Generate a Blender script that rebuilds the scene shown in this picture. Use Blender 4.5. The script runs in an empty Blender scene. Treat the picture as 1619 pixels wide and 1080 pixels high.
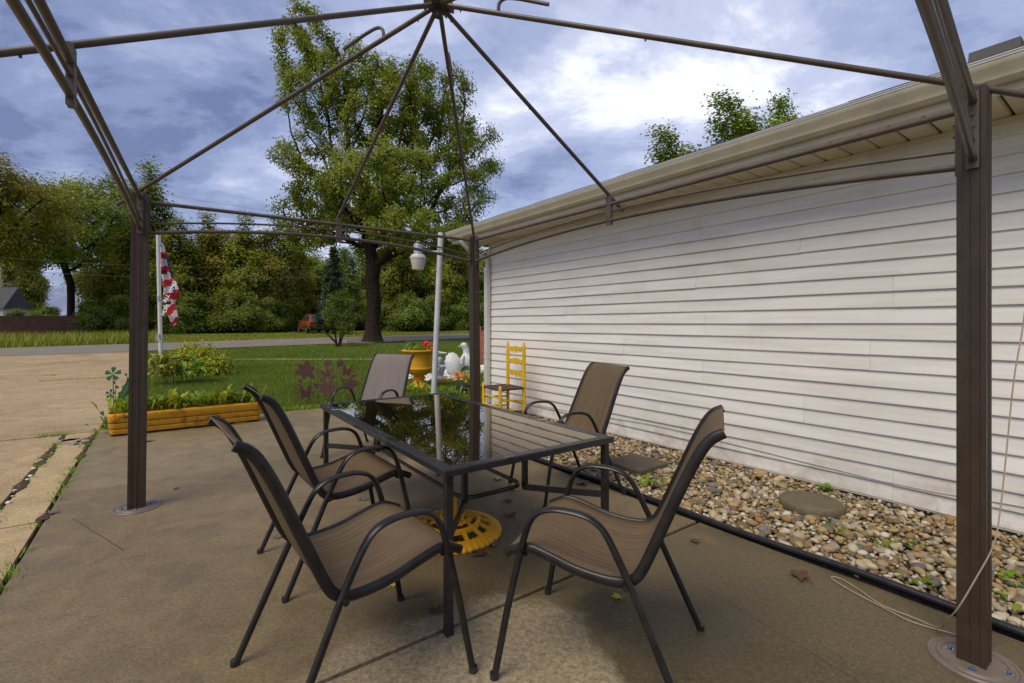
import bpy, bmesh, math, random
import numpy as np
from mathutils import Vector, Matrix

R = math.radians
scene = bpy.context.scene
C = scene.collection

# ------------------------------------------------------------------ camera
FPX, CXP, HOR, CAMH = 755.0, 809.5, 512.0, 1.3
cam_d = bpy.data.cameras.new('camera')
cam_d.sensor_width = 36.0
cam_d.lens = 36.0 * FPX / 1619.0
cam_d.shift_y = -(540.0 - HOR) / 1619.0
cam_d.clip_start = 0.02
cam_d.clip_end = 2000.0
cam = bpy.data.objects.new('camera', cam_d)
cam.location = (0, 0, CAMH)
cam.rotation_euler = (R(90), 0, 0)
C.objects.link(cam)
scene.camera = cam

# ------------------------------------------------------------------ sky, sun, exposure
SUN_ELEV, SUN_AZ = R(55), R(215)          # azimuth clockwise from +Y
world = bpy.data.worlds.new('World')
scene.world = world
world.use_nodes = True
wn, wl = world.node_tree.nodes, world.node_tree.links
wn.clear()
def wnode(t, **kw):
    n = wn.new(t)
    for k, v in kw.items():
        setattr(n, k, v)
    return n
w_out = wnode('ShaderNodeOutputWorld')
w_bg = wnode('ShaderNodeBackground')
w_sky = wnode('ShaderNodeTexSky', sky_type='NISHITA', sun_disc=False, sun_elevation=SUN_ELEV,
              sun_rotation=SUN_AZ, air_density=1.0, dust_density=1.5, ozone_density=1.5)
w_skys = wnode('ShaderNodeVectorMath', operation='SCALE')
w_skys.inputs['Scale'].default_value = 0.085
w_tc = wnode('ShaderNodeTexCoord')
w_sep = wnode('ShaderNodeSeparateXYZ')
wl.new(w_tc.outputs['Generated'], w_sep.inputs[0])
w_zz = wnode('ShaderNodeMath', operation='MAXIMUM'); w_zz.inputs[1].default_value = 0.0
wl.new(w_sep.outputs['Z'], w_zz.inputs[0])
w_za = wnode('ShaderNodeMath', operation='ADD'); w_za.inputs[1].default_value = 0.28
wl.new(w_zz.outputs[0], w_za.inputs[0])
w_dx = wnode('ShaderNodeMath', operation='DIVIDE'); wl.new(w_sep.outputs['X'], w_dx.inputs[0]); wl.new(w_za.outputs[0], w_dx.inputs[1])
w_dy = wnode('ShaderNodeMath', operation='DIVIDE'); wl.new(w_sep.outputs['Y'], w_dy.inputs[0]); wl.new(w_za.outputs[0], w_dy.inputs[1])
w_cmb = wnode('ShaderNodeCombineXYZ')
wl.new(w_dx.outputs[0], w_cmb.inputs[0]); wl.new(w_dy.outputs[0], w_cmb.inputs[1])
CLOUD_OFF = (9.12, 1.72, 4.0)
def cloud_noise(scale, detail, rough, dist, off, stretch=(1, 1, 1)):
    m = wnode('ShaderNodeMapping')
    m.inputs['Location'].default_value = off
    m.inputs['Scale'].default_value = stretch
    wl.new(w_cmb.outputs[0], m.inputs['Vector'])
    n = wnode('ShaderNodeTexNoise')
    n.inputs['Scale'].default_value = scale
    n.inputs['Detail'].default_value = detail
    n.inputs['Roughness'].default_value = rough
    n.inputs['Distortion'].default_value = dist
    wl.new(m.outputs[0], n.inputs['Vector'])
    return n
n_big = cloud_noise(0.85, 5.0, 0.5, 0.3, CLOUD_OFF)
n_fine = cloud_noise(2.1, 11.0, 0.62, 0.2, (1.7, 0.4, 2.0), (1.0, 1.35, 1.0))
w_mix = wnode('ShaderNodeMix', data_type='FLOAT')
w_mix.inputs[0].default_value = 0.44
wl.new(n_big.outputs['Fac'], w_mix.inputs[2]); wl.new(n_fine.outputs['Fac'], w_mix.inputs[3])
w_ramp = wnode('ShaderNodeValToRGB')
cr = w_ramp.color_ramp
cr.interpolation = 'EASE'
cr.elements[0].position = 0.43; cr.elements[0].color = (0.092, 0.112, 0.215, 1)
cr.elements[1].position = 0.645; cr.elements[1].color = (0.66, 0.67, 0.73, 1)
e = cr.elements.new(0.47); e.color = (0.152, 0.182, 0.308, 1)
e = cr.elements.new(0.525); e.color = (0.245, 0.280, 0.418, 1)
e = cr.elements.new(0.58); e.color = (0.370, 0.398, 0.525, 1)
wl.new(w_mix.outputs[0], w_ramp.inputs[0])
w_blend = wnode('ShaderNodeMix', data_type='RGBA')
w_blend.inputs[0].default_value = 0.82
wl.new(w_sky.outputs[0], w_skys.inputs[0])
wl.new(w_skys.outputs[0], w_blend.inputs[6]); wl.new(w_ramp.outputs[0], w_blend.inputs[7])
wl.new(w_blend.outputs[2], w_bg.inputs['Color'])
w_bg.inputs['Strength'].default_value = 0.96
wl.new(w_bg.outputs[0], w_out.inputs[0])

sun_d = bpy.data.lights.new('sun', 'SUN')
sun_d.energy = 1.5
sun_d.angle = R(34)
sun_d.color = (1.0, 0.89, 0.71)
sun = bpy.data.objects.new('sun', sun_d)
sun.location = (-6, -10, 20)
_sd = Vector((math.sin(SUN_AZ) * math.cos(SUN_ELEV), math.cos(SUN_AZ) * math.cos(SUN_ELEV), math.sin(SUN_ELEV)))
sun.rotation_euler = (-_sd).to_track_quat('-Z', 'Y').to_euler()
C.objects.link(sun)

vs = scene.view_settings
vs.view_transform = 'Standard'; vs.look = 'None'; vs.gamma = 1.0; vs.use_curve_mapping = False
vs.exposure = 0.92
scene.render.film_transparent = False
scene.cycles.max_bounces = 6
scene.cycles.transparent_max_bounces = 8
scene.cycles.use_denoising = True
scene.cycles.use_adaptive_sampling = True

# ------------------------------------------------------------------ helpers
UV = Vector((-0.5907, 0.8069, 0.0))     # along the house wall, away from the viewer
VV = Vector((0.8069, 0.5907, 0.0))      # towards the house
def W(u, v, z=0.0):
    p = UV * u + VV * v
    return Vector((p.x, p.y, z))
def wuv(x, y):
    return (x * UV.x + y * UV.y, x * VV.x + y * VV.y)
SL, SY0, SY1 = 0.013, 7.0, 90.0
def tz(y):
    return SL * (min(max(y, SY0), SY1) - SY0)
def G(px, py):
    """ground point of the terrain seen along a sight line"""
    t = (py - HOR) / FPX
    y = CAMH / t if t > 0 else 1e6
    if y > SY0:
        y = (CAMH + SL * SY0) / (t + SL)
    return Vector(((px - CXP) / FPX * y, y, tz(y)))

class MB:
    def __init__(s):
        s.v = []; s.f = []; s.m = []
    def add(s, vs_, fs_, mi=0):
        o = len(s.v)
        s.v += [tuple(p) for p in vs_]
        s.f += [tuple(i + o for i in f) for f in fs_]
        s.m += [mi] * len(fs_)
        return s
    def hexa(s, p, mi=0):
        return s.add(p, [(3, 2, 1, 0), (4, 5, 6, 7), (0, 1, 5, 4), (1, 2, 6, 5), (2, 3, 7, 6), (3, 0, 4, 7)], mi)
    def box(s, c, d, ex=(1, 0, 0), ey=(0, 1, 0), ez=(0, 0, 1), mi=0):
        c = Vector(c); ex = Vector(ex); ey = Vector(ey); ez = Vector(ez)
        a, b, h = ex * d[0] / 2, ey * d[1] / 2, ez * d[2] / 2
        return s.hexa([c - a - b - h, c + a - b - h, c + a + b - h, c - a + b - h,
                       c - a - b + h, c + a - b + h, c + a + b + h, c - a + b + h], mi)
    def bar(s, p, q, w, t, up=(0, 0, 1), mi=0):
        p = Vector(p); q = Vector(q); d = (q - p); L = d.length; d /= L
        sd = d.cross(Vector(up))
        if sd.length < 1e-4: sd = d.cross(Vector((1, 0, 0)))
        sd.normalize(); n = sd.cross(d)
        return s.box((p + q) / 2, (L, w, t), d, sd, n, mi)
    def tube(s, path, r, n=8, side=None, r2=None, closed=False, caps=True, mi=0):
        P = [Vector(p) for p in path]
        m = len(P); rr = r if isinstance(r, (list, tuple)) else [r] * m
        r2_ = rr if r2 is None else (r2 if isinstance(r2, (list, tuple)) else [r2] * m)
        vs_ = []; prev = None
        for i, p in enumerate(P):
            if closed: t = P[(i + 1) % m] - P[i - 1]
            else: t = P[min(i + 1, m - 1)] - P[max(i - 1, 0)]
            if t.length < 1e-9: t = Vector((0, 0, 1))
            t.normalize()
            if side is not None:
                a = Vector(side); a = (a - t * a.dot(t))
                if a.length < 1e-4: a = t.orthogonal()
                a.normalize()
            else:
                if prev is None: a = t.orthogonal().normalized()
                else:
                    a = prev - t * prev.dot(t)
                    a = a.normalized() if a.length > 1e-6 else t.orthogonal().normalized()
            prev = a
            b = t.cross(a)
            for k in range(n):
                th = 2 * math.pi * k / n
                vs_.append(p + a * (math.cos(th) * rr[i]) + b * (math.sin(th) * r2_[i]))
        fs_ = []
        for i in range(m if closed else m - 1):
            i2 = (i + 1) % m
            for k in range(n):
                k2 = (k + 1) % n
                fs_.append((i * n + k, i * n + k2, i2 * n + k2, i2 * n + k))
        if caps and not closed:
            fs_.append(tuple(range(n))[::-1]); fs_.append(tuple((m - 1) * n + k for k in range(n)))
        return s.add(vs_, fs_, mi)
    def lathe(s, prof, n=24, c=(0, 0, 0), mi=0, flute=None, cap=True):
        c = Vector(c); vs_ = []
        for (r, z) in prof:
            for k in range(n):
                th = 2 * math.pi * k / n
                q = r * (1 + (flute(th, z) if flute else 0))
                vs_.append(c + Vector((q * math.cos(th), q * math.sin(th), z)))
        fs_ = []
        for i in range(len(prof) - 1):
            for k in range(n):
                k2 = (k + 1) % n
                fs_.append((i * n + k, i * n + k2, (i + 1) * n + k2, (i + 1) * n + k))
        if cap:
            if prof[0][0] > 1e-5: fs_.append(tuple(range(n))[::-1])
            if prof[-1][0] > 1e-5: fs_.append(tuple((len(prof) - 1) * n + k for k in range(n)))
        return s.add(vs_, fs_, mi)
    def prism(s, poly, o, ex, ey, th, mi=0):
        """polygon in the plane o + x ex + y ey, given thickness along the normal"""
        o = Vector(o); ex = Vector(ex).normalized(); ey = Vector(ey).normalized(); n = ex.cross(ey)
        m = len(poly)
        a = [o + ex * x + ey * y - n * th / 2 for x, y in poly]
        b = [o + ex * x + ey * y + n * th / 2 for x, y in poly]
        fs_ = [tuple(range(m))[::-1], tuple(range(m, 2 * m))]
        for i in range(m):
            j = (i + 1) % m
            fs_.append((i, j, m + j, m + i))
        return s.add(a + b, fs_, mi)
    def sweep(s, prof, p, q, ex, ey, mi=0):
        """closed 2D profile swept straight from p to q"""
        p = Vector(p); q = Vector(q); ex = Vector(ex); ey = Vector(ey); m = len(prof)
        a = [p + ex * x + ey * y for x, y in prof]; b = [q + ex * x + ey * y for x, y in prof]
        fs_ = [tuple(range(m))[::-1], tuple(range(m, 2 * m))]
        for i in range(m):
            j = (i + 1) % m
            fs_.append((i, j, m + j, m + i))
        return s.add(a + b, fs_, mi)
    def build(s, name, mats, parent=None, origin=None, angle=35, flip=True):
        me = bpy.data.meshes.new(name)
        o = Vector(origin) if origin is not None else Vector((0, 0, 0))
        me.from_pydata([(p[0] - o.x, p[1] - o.y, p[2] - o.z) for p in s.v], [], s.f)
        for m_ in (mats if isinstance(mats, (list, tuple)) else [mats]):
            me.materials.append(m_)
        me.polygons.foreach_set('material_index', s.m)
        if flip:
            bm = bmesh.new(); bm.from_mesh(me)
            bmesh.ops.recalc_face_normals(bm, faces=bm.faces)
            bm.to_mesh(me); bm.free()
        if angle:
            me.shade_smooth(); me.set_sharp_from_angle(angle=R(angle))
        me.update()
        ob = bpy.data.objects.new(name, me)
        C.objects.link(ob)
        if parent is not None: ob.parent = parent
        elif origin is not None: ob.location = o
        return ob

def np_mesh(name, verts, quads, mats, parent=None, mi=None, smooth=False, tri=False):
    """big mesh from arrays: verts (n,3), faces (m,3 or 4)"""
    me = bpy.data.meshes.new(name)
    k = quads.shape[1]
    me.vertices.add(len(verts)); me.vertices.foreach_set('co', np.ascontiguousarray(verts, dtype=np.float32).ravel())
    me.loops.add(quads.size); me.loops.foreach_set('vertex_index', np.ascontiguousarray(quads, dtype=np.int32).ravel())
    me.polygons.add(len(quads))
    me.polygons.foreach_set('loop_start', np.arange(0, quads.size, k, dtype=np.int32))
    if mi is not None: me.polygons.foreach_set('material_index', np.ascontiguousarray(mi, dtype=np.int32))
    if smooth: me.polygons.foreach_set('use_smooth', np.ones(len(quads), dtype=bool))
    for m_ in (mats if isinstance(mats, (list, tuple)) else [mats]):
        me.materials.append(m_)
    me.update(calc_edges=True); me.validate()
    ob = bpy.data.objects.new(name, me); C.objects.link(ob)
    if parent is not None: ob.parent = parent
    return ob

def empty(name, loc=(0, 0, 0), rz=0.0, label=None, cat=None, group=None):
    o = bpy.data.objects.new(name, None)
    o.empty_display_size = 0.1
    o.location = loc; o.rotation_euler = (0, 0, rz)
    C.objects.link(o)
    return tag(o, label, cat, group)
def tag(o, label=None, cat=None, group=None, kind=None):
    if label: o['label'] = label
    if cat: o['category'] = cat
    if group: o['group'] = group
    if kind: o['kind'] = kind
    return o
def copy_tree(o, parent=None):
    c = o.copy(); C.objects.link(c)
    if parent is not None: c.parent = parent
    for ch in list(o.children): copy_tree(ch, c)
    return c
def smooth(path, k=5, closed=False):
    P = [Vector(p) for p in path]; n = len(P); out = []
    rng_ = range(n) if closed else range(n - 1)
    for i in rng_:
        p0 = P[i - 1] if (i > 0 or closed) else P[0] * 2 - P[1]
        p1 = P[i]; p2 = P[(i + 1) % n]
        p3 = P[(i + 2) % n] if (closed or i + 2 < n) else P[-1] * 2 - P[-2]
        for j in range(k):
            t = j / k
            out.append(0.5 * ((2 * p1) + (p2 - p0) * t + (2 * p0 - 5 * p1 + 4 * p2 - p3) * t * t + (3 * p1 - p0 - 3 * p2 + p3) * t ** 3))
    if not closed: out.append(P[-1])
    return out

# ------------------------------------------------------------------ materials
def new_mat(name):
    m = bpy.data.materials.new(name); m.use_nodes = True
    nt = m.node_tree; nt.nodes.clear()
    out = nt.nodes.new('ShaderNodeOutputMaterial')
    return m, nt, out
class NT:
    def __init__(s, nt): s.nt = nt
    def n(s, t, ins=None, **kw):
        x = s.nt.nodes.new(t)
        for k, v in kw.items(): setattr(x, k, v)
        for k, v in (ins or {}).items():
            sock = x.inputs[k]
            if hasattr(v, 'is_output') or isinstance(v, bpy.types.NodeSocket): s.nt.links.new(v, sock)
            else: sock.default_value = v
        return x
    def coord(s, scale=(1, 1, 1), kind='Object'):
        t = s.n('ShaderNodeTexCoord')
        m = s.n('ShaderNodeMapping', {'Vector': t.outputs[kind], 'Scale': scale})
        return m.outputs[0]
    def noise(s, vec, scale, detail=4, rough=0.55, dist=0.0):
        return s.n('ShaderNodeTexNoise', {'Vector': vec, 'Scale': scale, 'Detail': detail, 'Roughness': rough, 'Distortion': dist}).outputs['Fac']
    def ramp(s, fac, stops, interp='LINEAR'):
        r = s.n('ShaderNodeValToRGB', {'Fac': fac}); r.color_ramp.interpolation = interp
        els = r.color_ramp.elements
        while len(els) < len(stops): els.new(0.5)
        for e_, (p, c) in zip(els, stops):
            e_.position = p
            e_.color = (*c, 1) if len(c) == 3 else c
        return r.outputs['Color']
    def rampf(s, fac, a, b, lo=0.0, hi=1.0):
        return s.n('ShaderNodeMapRange', {'Value': fac, 'From Min': a, 'From Max': b, 'To Min': lo, 'To Max': hi}).outputs[0]
    def mix(s, fac, a, b, mode='MIX'):
        x = s.n('ShaderNodeMix', data_type='RGBA', blend_type=mode)
        for i, v in ((0, fac), (6, a), (7, b)):
            if isinstance(v, bpy.types.NodeSocket): s.nt.links.new(v, x.inputs[i])
            else: x.inputs[i].default_value = v if i == 0 else ((*v, 1) if len(v) == 3 else v)
        return x.outputs[2]
    def math(s, op, a, b=0.0):
        return s.n('ShaderNodeMath', {0: a, 1: b}, operation=op).outputs[0]
    def bump(s, h, strength=0.3, dist=0.01):
        return s.n('ShaderNodeBump', {'Height': h, 'Strength': strength, 'Distance': dist}).outputs[0]
def pbr(name, col, rough=0.5, metal=0.0, var=0.12, vscale=8.0, bump=0.0, bscale=60.0, spec=0.5, coat=0.0):
    """plain surface with mottling"""
    m, nt, out = new_mat(name); N = NT(nt)
    v = N.coord()
    a = N.noise(v, vscale, 6, 0.6)
    lo = tuple(c * (1 - var) for c in col); hi = tuple(min(1, c * (1 + var)) for c in col)
    c_ = N.ramp(a, [(0.3, lo), (0.7, hi)])
    ins = {'Base Color': c_, 'Metallic': metal, 'Specular IOR Level': spec, 'Coat Weight': coat,
           'Roughness': N.rampf(a, 0.3, 0.7, max(0.02, rough - 0.08), min(1, rough + 0.08))}
    if bump: ins['Normal'] = N.bump(N.noise(v, bscale, 5), bump, 0.004)
    p = N.n('ShaderNodeBsdfPrincipled', ins)
    nt.links.new(p.outputs[0], out.inputs[0])
    return m
def leaf_mat(name, cols, trans=0.3, rough=0.5, spec=0.3):
    m, nt, out = new_mat(name); N = NT(nt)
    g = N.n('ShaderNodeNewGeometry')
    oi = N.n('ShaderNodeObjectInfo')
    nz = N.noise(N.coord(), 0.55, 3)
    f = N.math('ADD', N.math('MULTIPLY', g.outputs['Random Per Island'], 0.62), N.math('MULTIPLY', N.rampf(nz, 0.3, 0.7), 0.38))
    k = len(cols)
    c_ = N.ramp(f, [(0.05 + 0.9 * i / (k - 1), c) for i, c in enumerate(cols)])
    hs = N.n('ShaderNodeHueSaturation', {'Color': c_, 'Hue': N.rampf(oi.outputs['Random'], 0, 1, 0.485, 0.515), 'Value': N.rampf(oi.outputs['Random'], 0, 1, 0.85, 1.15)})
    p = N.n('ShaderNodeBsdfPrincipled', {'Base Color': hs.outputs[0], 'Roughness': rough, 'Specular IOR Level': spec})
    tcol = N.mix(0.5, hs.outputs[0], (0.22, 0.26, 0.03), 'MIX')
    t = N.n('ShaderNodeBsdfTranslucent', {'Color': tcol})
    mx = N.n('ShaderNodeMixShader', {0: trans, 1: p.outputs[0], 2: t.outputs[0]})
    nt.links.new(mx.outputs[0], out.inputs[0])
    return m
M = {}

def concrete(name, base, dark, light, tone_spots=(), rough=(0.45, 0.8), moss=None, speck=0.62, pits=0.0, cracks=0.0, lines=()):
    m, nt, out = new_mat(name); N = NT(nt)
    v = N.coord()
    a = N.noise(v, 0.9, 7, 0.62, 0.6)
    c = N.ramp(a, [(0.30, dark), (0.5, base), (0.72, light)])
    b = N.noise(v, 5.0, 8, 0.68, 0.8)
    c = N.mix(0.55, c, N.ramp(b, [(0.3, tuple(x * 0.62 for x in base)), (0.7, tuple(min(1, x * 1.35) for x in base))]), 'MIX')
    if moss:
        d = N.noise(v, 0.55, 5, 0.6, 0.3)
        c = N.mix(N.rampf(d, 0.5, 0.68, 0, 0.6), c, moss)
    wet = N.rampf(a, 0.35, 0.65, 0.0, 1.0)
    for (x, y, r_, col, k) in tone_spots:
        sp = N.n('ShaderNodeSeparateXYZ', {0: v})
        nx = N.math('SUBTRACT', sp.outputs[0], x); ny = N.math('SUBTRACT', sp.outputs[1], y)
        dd = N.math('SQRT', N.math('ADD', N.math('MULTIPLY', nx, nx), N.math('MULTIPLY', ny, ny)))
        dd = N.math('ADD', dd, N.math('MULTIPLY', N.math('SUBTRACT', N.noise(v, 2.2, 6, 0.6), 0.5), r_ * 1.7))
        mask = N.rampf(dd, r_ * 1.08, r_ * 0.88, 0.0, k)
        c = N.mix(mask, c, N.ramp(N.noise(v, 38, 6, 0.7), [(0.35, tuple(x * 0.55 for x in col)), (0.6, col)]))
    if cracks:
        wv = N.n('ShaderNodeVectorMath', {0: v, 1: N.n('ShaderNodeTexNoise', {'Vector': v, 'Scale': 1.2, 'Detail': 5.0}).outputs['Color']}, operation='ADD').outputs[0]
        vo = N.n('ShaderNodeTexVoronoi', {'Vector': wv, 'Scale': 0.32}, feature='DISTANCE_TO_EDGE')
        ck = N.math('MULTIPLY', N.rampf(vo.outputs['Distance'], 0.003, 0.0065, 1, 0), N.rampf(N.noise(v, 0.5, 3), 0.48, 0.56, 0, cracks))
        c = N.mix(ck, c, (0.05, 0.045, 0.025))
        c = N.mix(N.rampf(N.noise(v, 0.33, 6, 0.65, 0.8), 0.50, 0.66, 0, 0.7), c, tuple(x * 0.42 for x in base))
    for (xa, ya, xb, yb, wd) in lines:                      # hairline cracks
        sp = N.n('ShaderNodeSeparateXYZ', {0: N.n('ShaderNodeVectorMath', {0: v, 1: N.n('ShaderNodeVectorMath', {0: N.n('ShaderNodeTexNoise', {'Vector': v, 'Scale': 7.0, 'Detail': 4.0}).outputs['Color'], 'Scale': 0.02}, operation='SCALE').outputs[0]}, operation='ADD').outputs[0]})
        L2 = (xb - xa) ** 2 + (yb - ya) ** 2
        rx = N.math('SUBTRACT', sp.outputs[0], xa + .01); ry = N.math('SUBTRACT', sp.outputs[1], ya + .01)
        tt = N.math('ADD', N.math('MULTIPLY', rx, (xb - xa) / L2), N.math('MULTIPLY', ry, (yb - ya) / L2))
        tt = N.math('MINIMUM', N.math('MAXIMUM', tt, 0.0), 1.0)
        ddx = N.math('SUBTRACT', rx, N.math('MULTIPLY', tt, xb - xa)); ddy = N.math('SUBTRACT', ry, N.math('MULTIPLY', tt, yb - ya))
        ds = N.math('SQRT', N.math('ADD', N.math('MULTIPLY', ddx, ddx), N.math('MULTIPLY', ddy, ddy)))
        c = N.mix(N.rampf(ds, wd * .5, wd * 1.3, .85, 0), c, tuple(x * .25 for x in dark))
    fine = N.noise(v, 70.0, 6, 0.8)
    c = N.mix(speck, c, N.ramp(fine, [(0.36, (0.22, 0.21, 0.19)), (0.5, (0.5, 0.5, 0.5)), (0.66, (0.80, 0.77, 0.70))]), 'OVERLAY')
    vor = N.n('ShaderNodeTexVoronoi', {'Vector': v, 'Scale': 42.0, 'Randomness': 1.0})
    spk = N.rampf(vor.outputs['Distance'], 0.06, 0.10, 1.0, 0.0)
    sel = N.rampf(N.n('ShaderNodeSeparateColor', {0: vor.outputs['Color']}).outputs[0], 0.86, 0.9, 0, 0.6)
    c = N.mix(N.math('MULTIPLY', spk, sel), c, (0.62, 0.55, 0.42))
    ins = {'Base Color': c, 'Roughness': N.rampf(b, 0.3, 0.7, rough[0], rough[1]), 'Specular IOR Level': 0.4,
           'Normal': N.bump(N.math('ADD', N.math('MULTIPLY', fine, 0.5), N.math('ADD', b, N.math('MULTIPLY', N.noise(v, 30, 6, 0.7), 0.6 + pits))), 0.35, 0.004)}
    p = N.n('ShaderNodeBsdfPrincipled', ins)
    nt.links.new(p.outputs[0], out.inputs[0])
    return m
M['patio'] = concrete('patio_concrete', (0.178, 0.132, 0.070), (0.108, 0.080, 0.043), (0.232, 0.178, 0.100),
                      tone_spots=[(1.25, 2.15, 0.95, (0.085, 0.070, 0.036), 0.62), (0.9, 1.2, 0.7, (0.095, 0.076, 0.040), 0.5), (-0.35, 2.9, 0.75, (0.10, 0.078, 0.045), 0.45), (-0.02, 1.90, 0.38, (0.36, 0.30, 0.20), 0.9), (-0.50, 1.70, 0.30, (0.32, 0.26, 0.17), 0.75)],  # darker patches at right and under the table, paler ones in front
                      rough=(0.40, 0.75), moss=(0.085, 0.080, 0.036), lines=[(-2.93, 3.187, -2.23, 2.742, .003), (1.45, 1.35, 0.95, 2.35, .002)])
M['patio_far'] = concrete('patio_concrete_far', (0.205, 0.158, 0.090), (0.150, 0.116, 0.066), (0.245, 0.192, 0.115), rough=(0.45, 0.8), moss=(0.12, 0.105, 0.045))
M['drive'] = concrete('driveway_concrete', (0.370, 0.272, 0.145), (0.230, 0.168, 0.095), (0.455, 0.345, 0.200), rough=(0.65, 0.9), speck=0.9, pits=0.6, cracks=0.85)
M['strip'] = concrete('strip_concrete', (0.400, 0.300, 0.155), (0.250, 0.190, 0.095), (0.490, 0.375, 0.205), rough=(0.7, 0.95), speck=0.8, pits=1.2)

def ground_mat():
    m, nt, out = new_mat('lawn_soil'); N = NT(nt)
    v = N.coord()
    a = N.noise(v, 0.35, 6, 0.6, 0.4); b = N.noise(v, 9.0, 7, 0.7)
    c = N.ramp(a, [(0.3, (0.060, 0.105, 0.012)), (0.55, (0.095, 0.150, 0.016)), (0.75, (0.150, 0.180, 0.026))])
    c = N.mix(0.6, c, N.ramp(b, [(0.3, (0.045, 0.070, 0.012)), (0.65, (0.120, 0.175, 0.022))]))
    p = N.n('ShaderNodeBsdfPrincipled', {'Base Color': c, 'Roughness': 0.95, 'Specular IOR Level': 0.1, 'Normal': N.bump(b, 0.8, 0.03)})
    nt.links.new(p.outputs[0], out.inputs[0])
    return m
M['ground'] = ground_mat()
def road_mat():
    m, nt, out = new_mat('road_asphalt'); N = NT(nt)
    v = N.coord()
    a = N.noise(v, 0.8, 6, 0.6, 0.2); b = N.noise(v, 30.0, 6, 0.7)
    c = N.ramp(a, [(0.3, (0.15, 0.12, 0.085)), (0.7, (0.25, 0.20, 0.145))])
    c = N.mix(0.4, c, N.ramp(b, [(0.35, (0.08, 0.075, 0.07)), (0.65, (0.28, 0.26, 0.22))]))
    p = N.n('ShaderNodeBsdfPrincipled', {'Base Color': c, 'Roughness': 0.8, 'Normal': N.bump(b, 0.5, 0.01)})
    nt.links.new(p.outputs[0], out.inputs[0])
    return m
M['road'] = road_mat()
M['dirt'] = pbr('joint_dirt', (0.035, 0.032, 0.018), 0.95, var=0.4, vscale=20, spec=0.1)

# ------------------------------------------------------------------ ground, road, driveway, patio
def terrain_sheet(name, poly, off, mat, thick=0.0, parent=None):
    bm = bmesh.new()
    f = bm.faces.new([bm.verts.new((x, y, 0)) for x, y in poly])
    if f.normal.z < 0 or True:
        bm.normal_update()
        if bm.faces[0:1] and list(bm.faces)[0].normal.z < 0: bmesh.ops.reverse_faces(bm, faces=list(bm.faces))
    for yy in (SY0, SY1):
        bmesh.ops.bisect_plane(bm, geom=list(bm.verts) + list(bm.edges) + list(bm.faces), plane_co=(0, yy, 0), plane_no=(0, 1, 0))
    for v_ in bm.verts: v_.co.z = tz(v_.co.y) + off
    if thick:
        r_ = bmesh.ops.extrude_face_region(bm, geom=list(bm.faces))
        for g in r_['geom']:
            if isinstance(g, bmesh.types.BMVert): g.co.z -= thick
        bmesh.ops.recalc_face_normals(bm, faces=bm.faces)
    me = bpy.data.meshes.new(name); bm.to_mesh(me); bm.free()
    me.materials.append(mat)
    ob = bpy.data.objects.new(name, me); C.objects.link(ob)
    if parent is not None: ob.parent = parent
    else: tag(ob, kind='structure')
    return ob
def wpoly(pts): return [tuple(W(u, v))[:2] for u, v in pts]

tag(terrain_sheet('ground', [(-700, -300), (700, -300), (700, 900), (-700, 900)], -0.03, M['ground']), 'green lawn and earth reaching to the tree line')
road_pts = []
RD, RN = Vector((0.72, 0.694)), Vector((-0.694, 0.72))
def RP(n, t): p = RN * n + RD * t; return (p.x, p.y)
tag(terrain_sheet('road', [RP(24.8, -60), RP(24.9, 90), RP(33.2, 90), RP(32.6, 10), RP(31.2, -8), RP(31.0, -60)], 0.012, M['road']), 'grey rural road crossing behind the lawn')

drive = empty('driveway'); tag(drive, 'pale worn concrete driveway left of the patio', kind='structure')
us = [-5.0, 1.3, 4.35, 7.6, 14.4, 20.4, 29.0]
vs2 = [-14.5, -9.6, -5.1, -0.93]
for i in range(len(us) - 1):
    for j in range(3):
        v1 = vs2[j + 1] if not (j == 2 and i >= 3) else -0.62
        g = 0.011
        terrain_sheet('slab', wpoly([(us[i] + g, vs2[j] + g), (us[i + 1] - g, vs2[j] + g), (us[i + 1] - g, v1 - g), (us[i] + g, v1 - g)]),
                      0.002 + 0.003 * ((i + j) % 2), M['drive'], 0.06, drive)
strip = empty('kerb_strip'); tag(strip, 'narrow crumbling concrete strip between driveway and patio', kind='structure')
for a, b in ((-5.0, 1.3), (1.32, 4.35), (4.37, 7.62)):
    terrain_sheet('slab', wpoly([(a, -0.905), (b, -0.905), (b, -0.655), (a, -0.655)]), 0.0, M['strip'], 0.06, strip)
patio = empty('patio'); tag(patio, 'damp brown concrete patio slab under the gazebo frame', kind='structure')
def patio_slab(u0, u1, mat):
    b = MB()
    p = [W(u0, -0.63), W(u1, -0.63), W(u1, 2.84), W(u0, 2.84)]
    e_ = 0.006
    q = [W(u0 + e_, -0.63 + e_), W(u1 - e_, -0.63 + e_), W(u1 - e_, 2.84 - e_), W(u0 + e_, 2.84 - e_)]
    vs_ = [(x.x, x.y, -0.12) for x in p] + [(x.x, x.y, -0.006) for x in p] + [(x.x, x.y, 0.0) for x in q]
    b.add(vs_, [(0, 1, 5, 4), (1, 2, 6, 5), (2, 3, 7, 6), (3, 0, 4, 7), (4, 5, 9, 8), (5, 6, 10, 9), (6, 7, 11, 10), (7, 4, 8, 11), (8, 9, 10, 11)])
    return b.build('slab', mat, patio, angle=0)
patio_slab(-3.0, 1.800, M['patio']); patio_slab(1.824, 4.982, M['patio']); patio_slab(4.998, 7.70, M['patio_far'])
terrain_sheet('joint_bed', wpoly([(-3, -0.93), (7.72, -0.93), (7.72, 2.83), (-3, 2.83)]), -0.026, M['dirt'], 0, patio)
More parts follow.
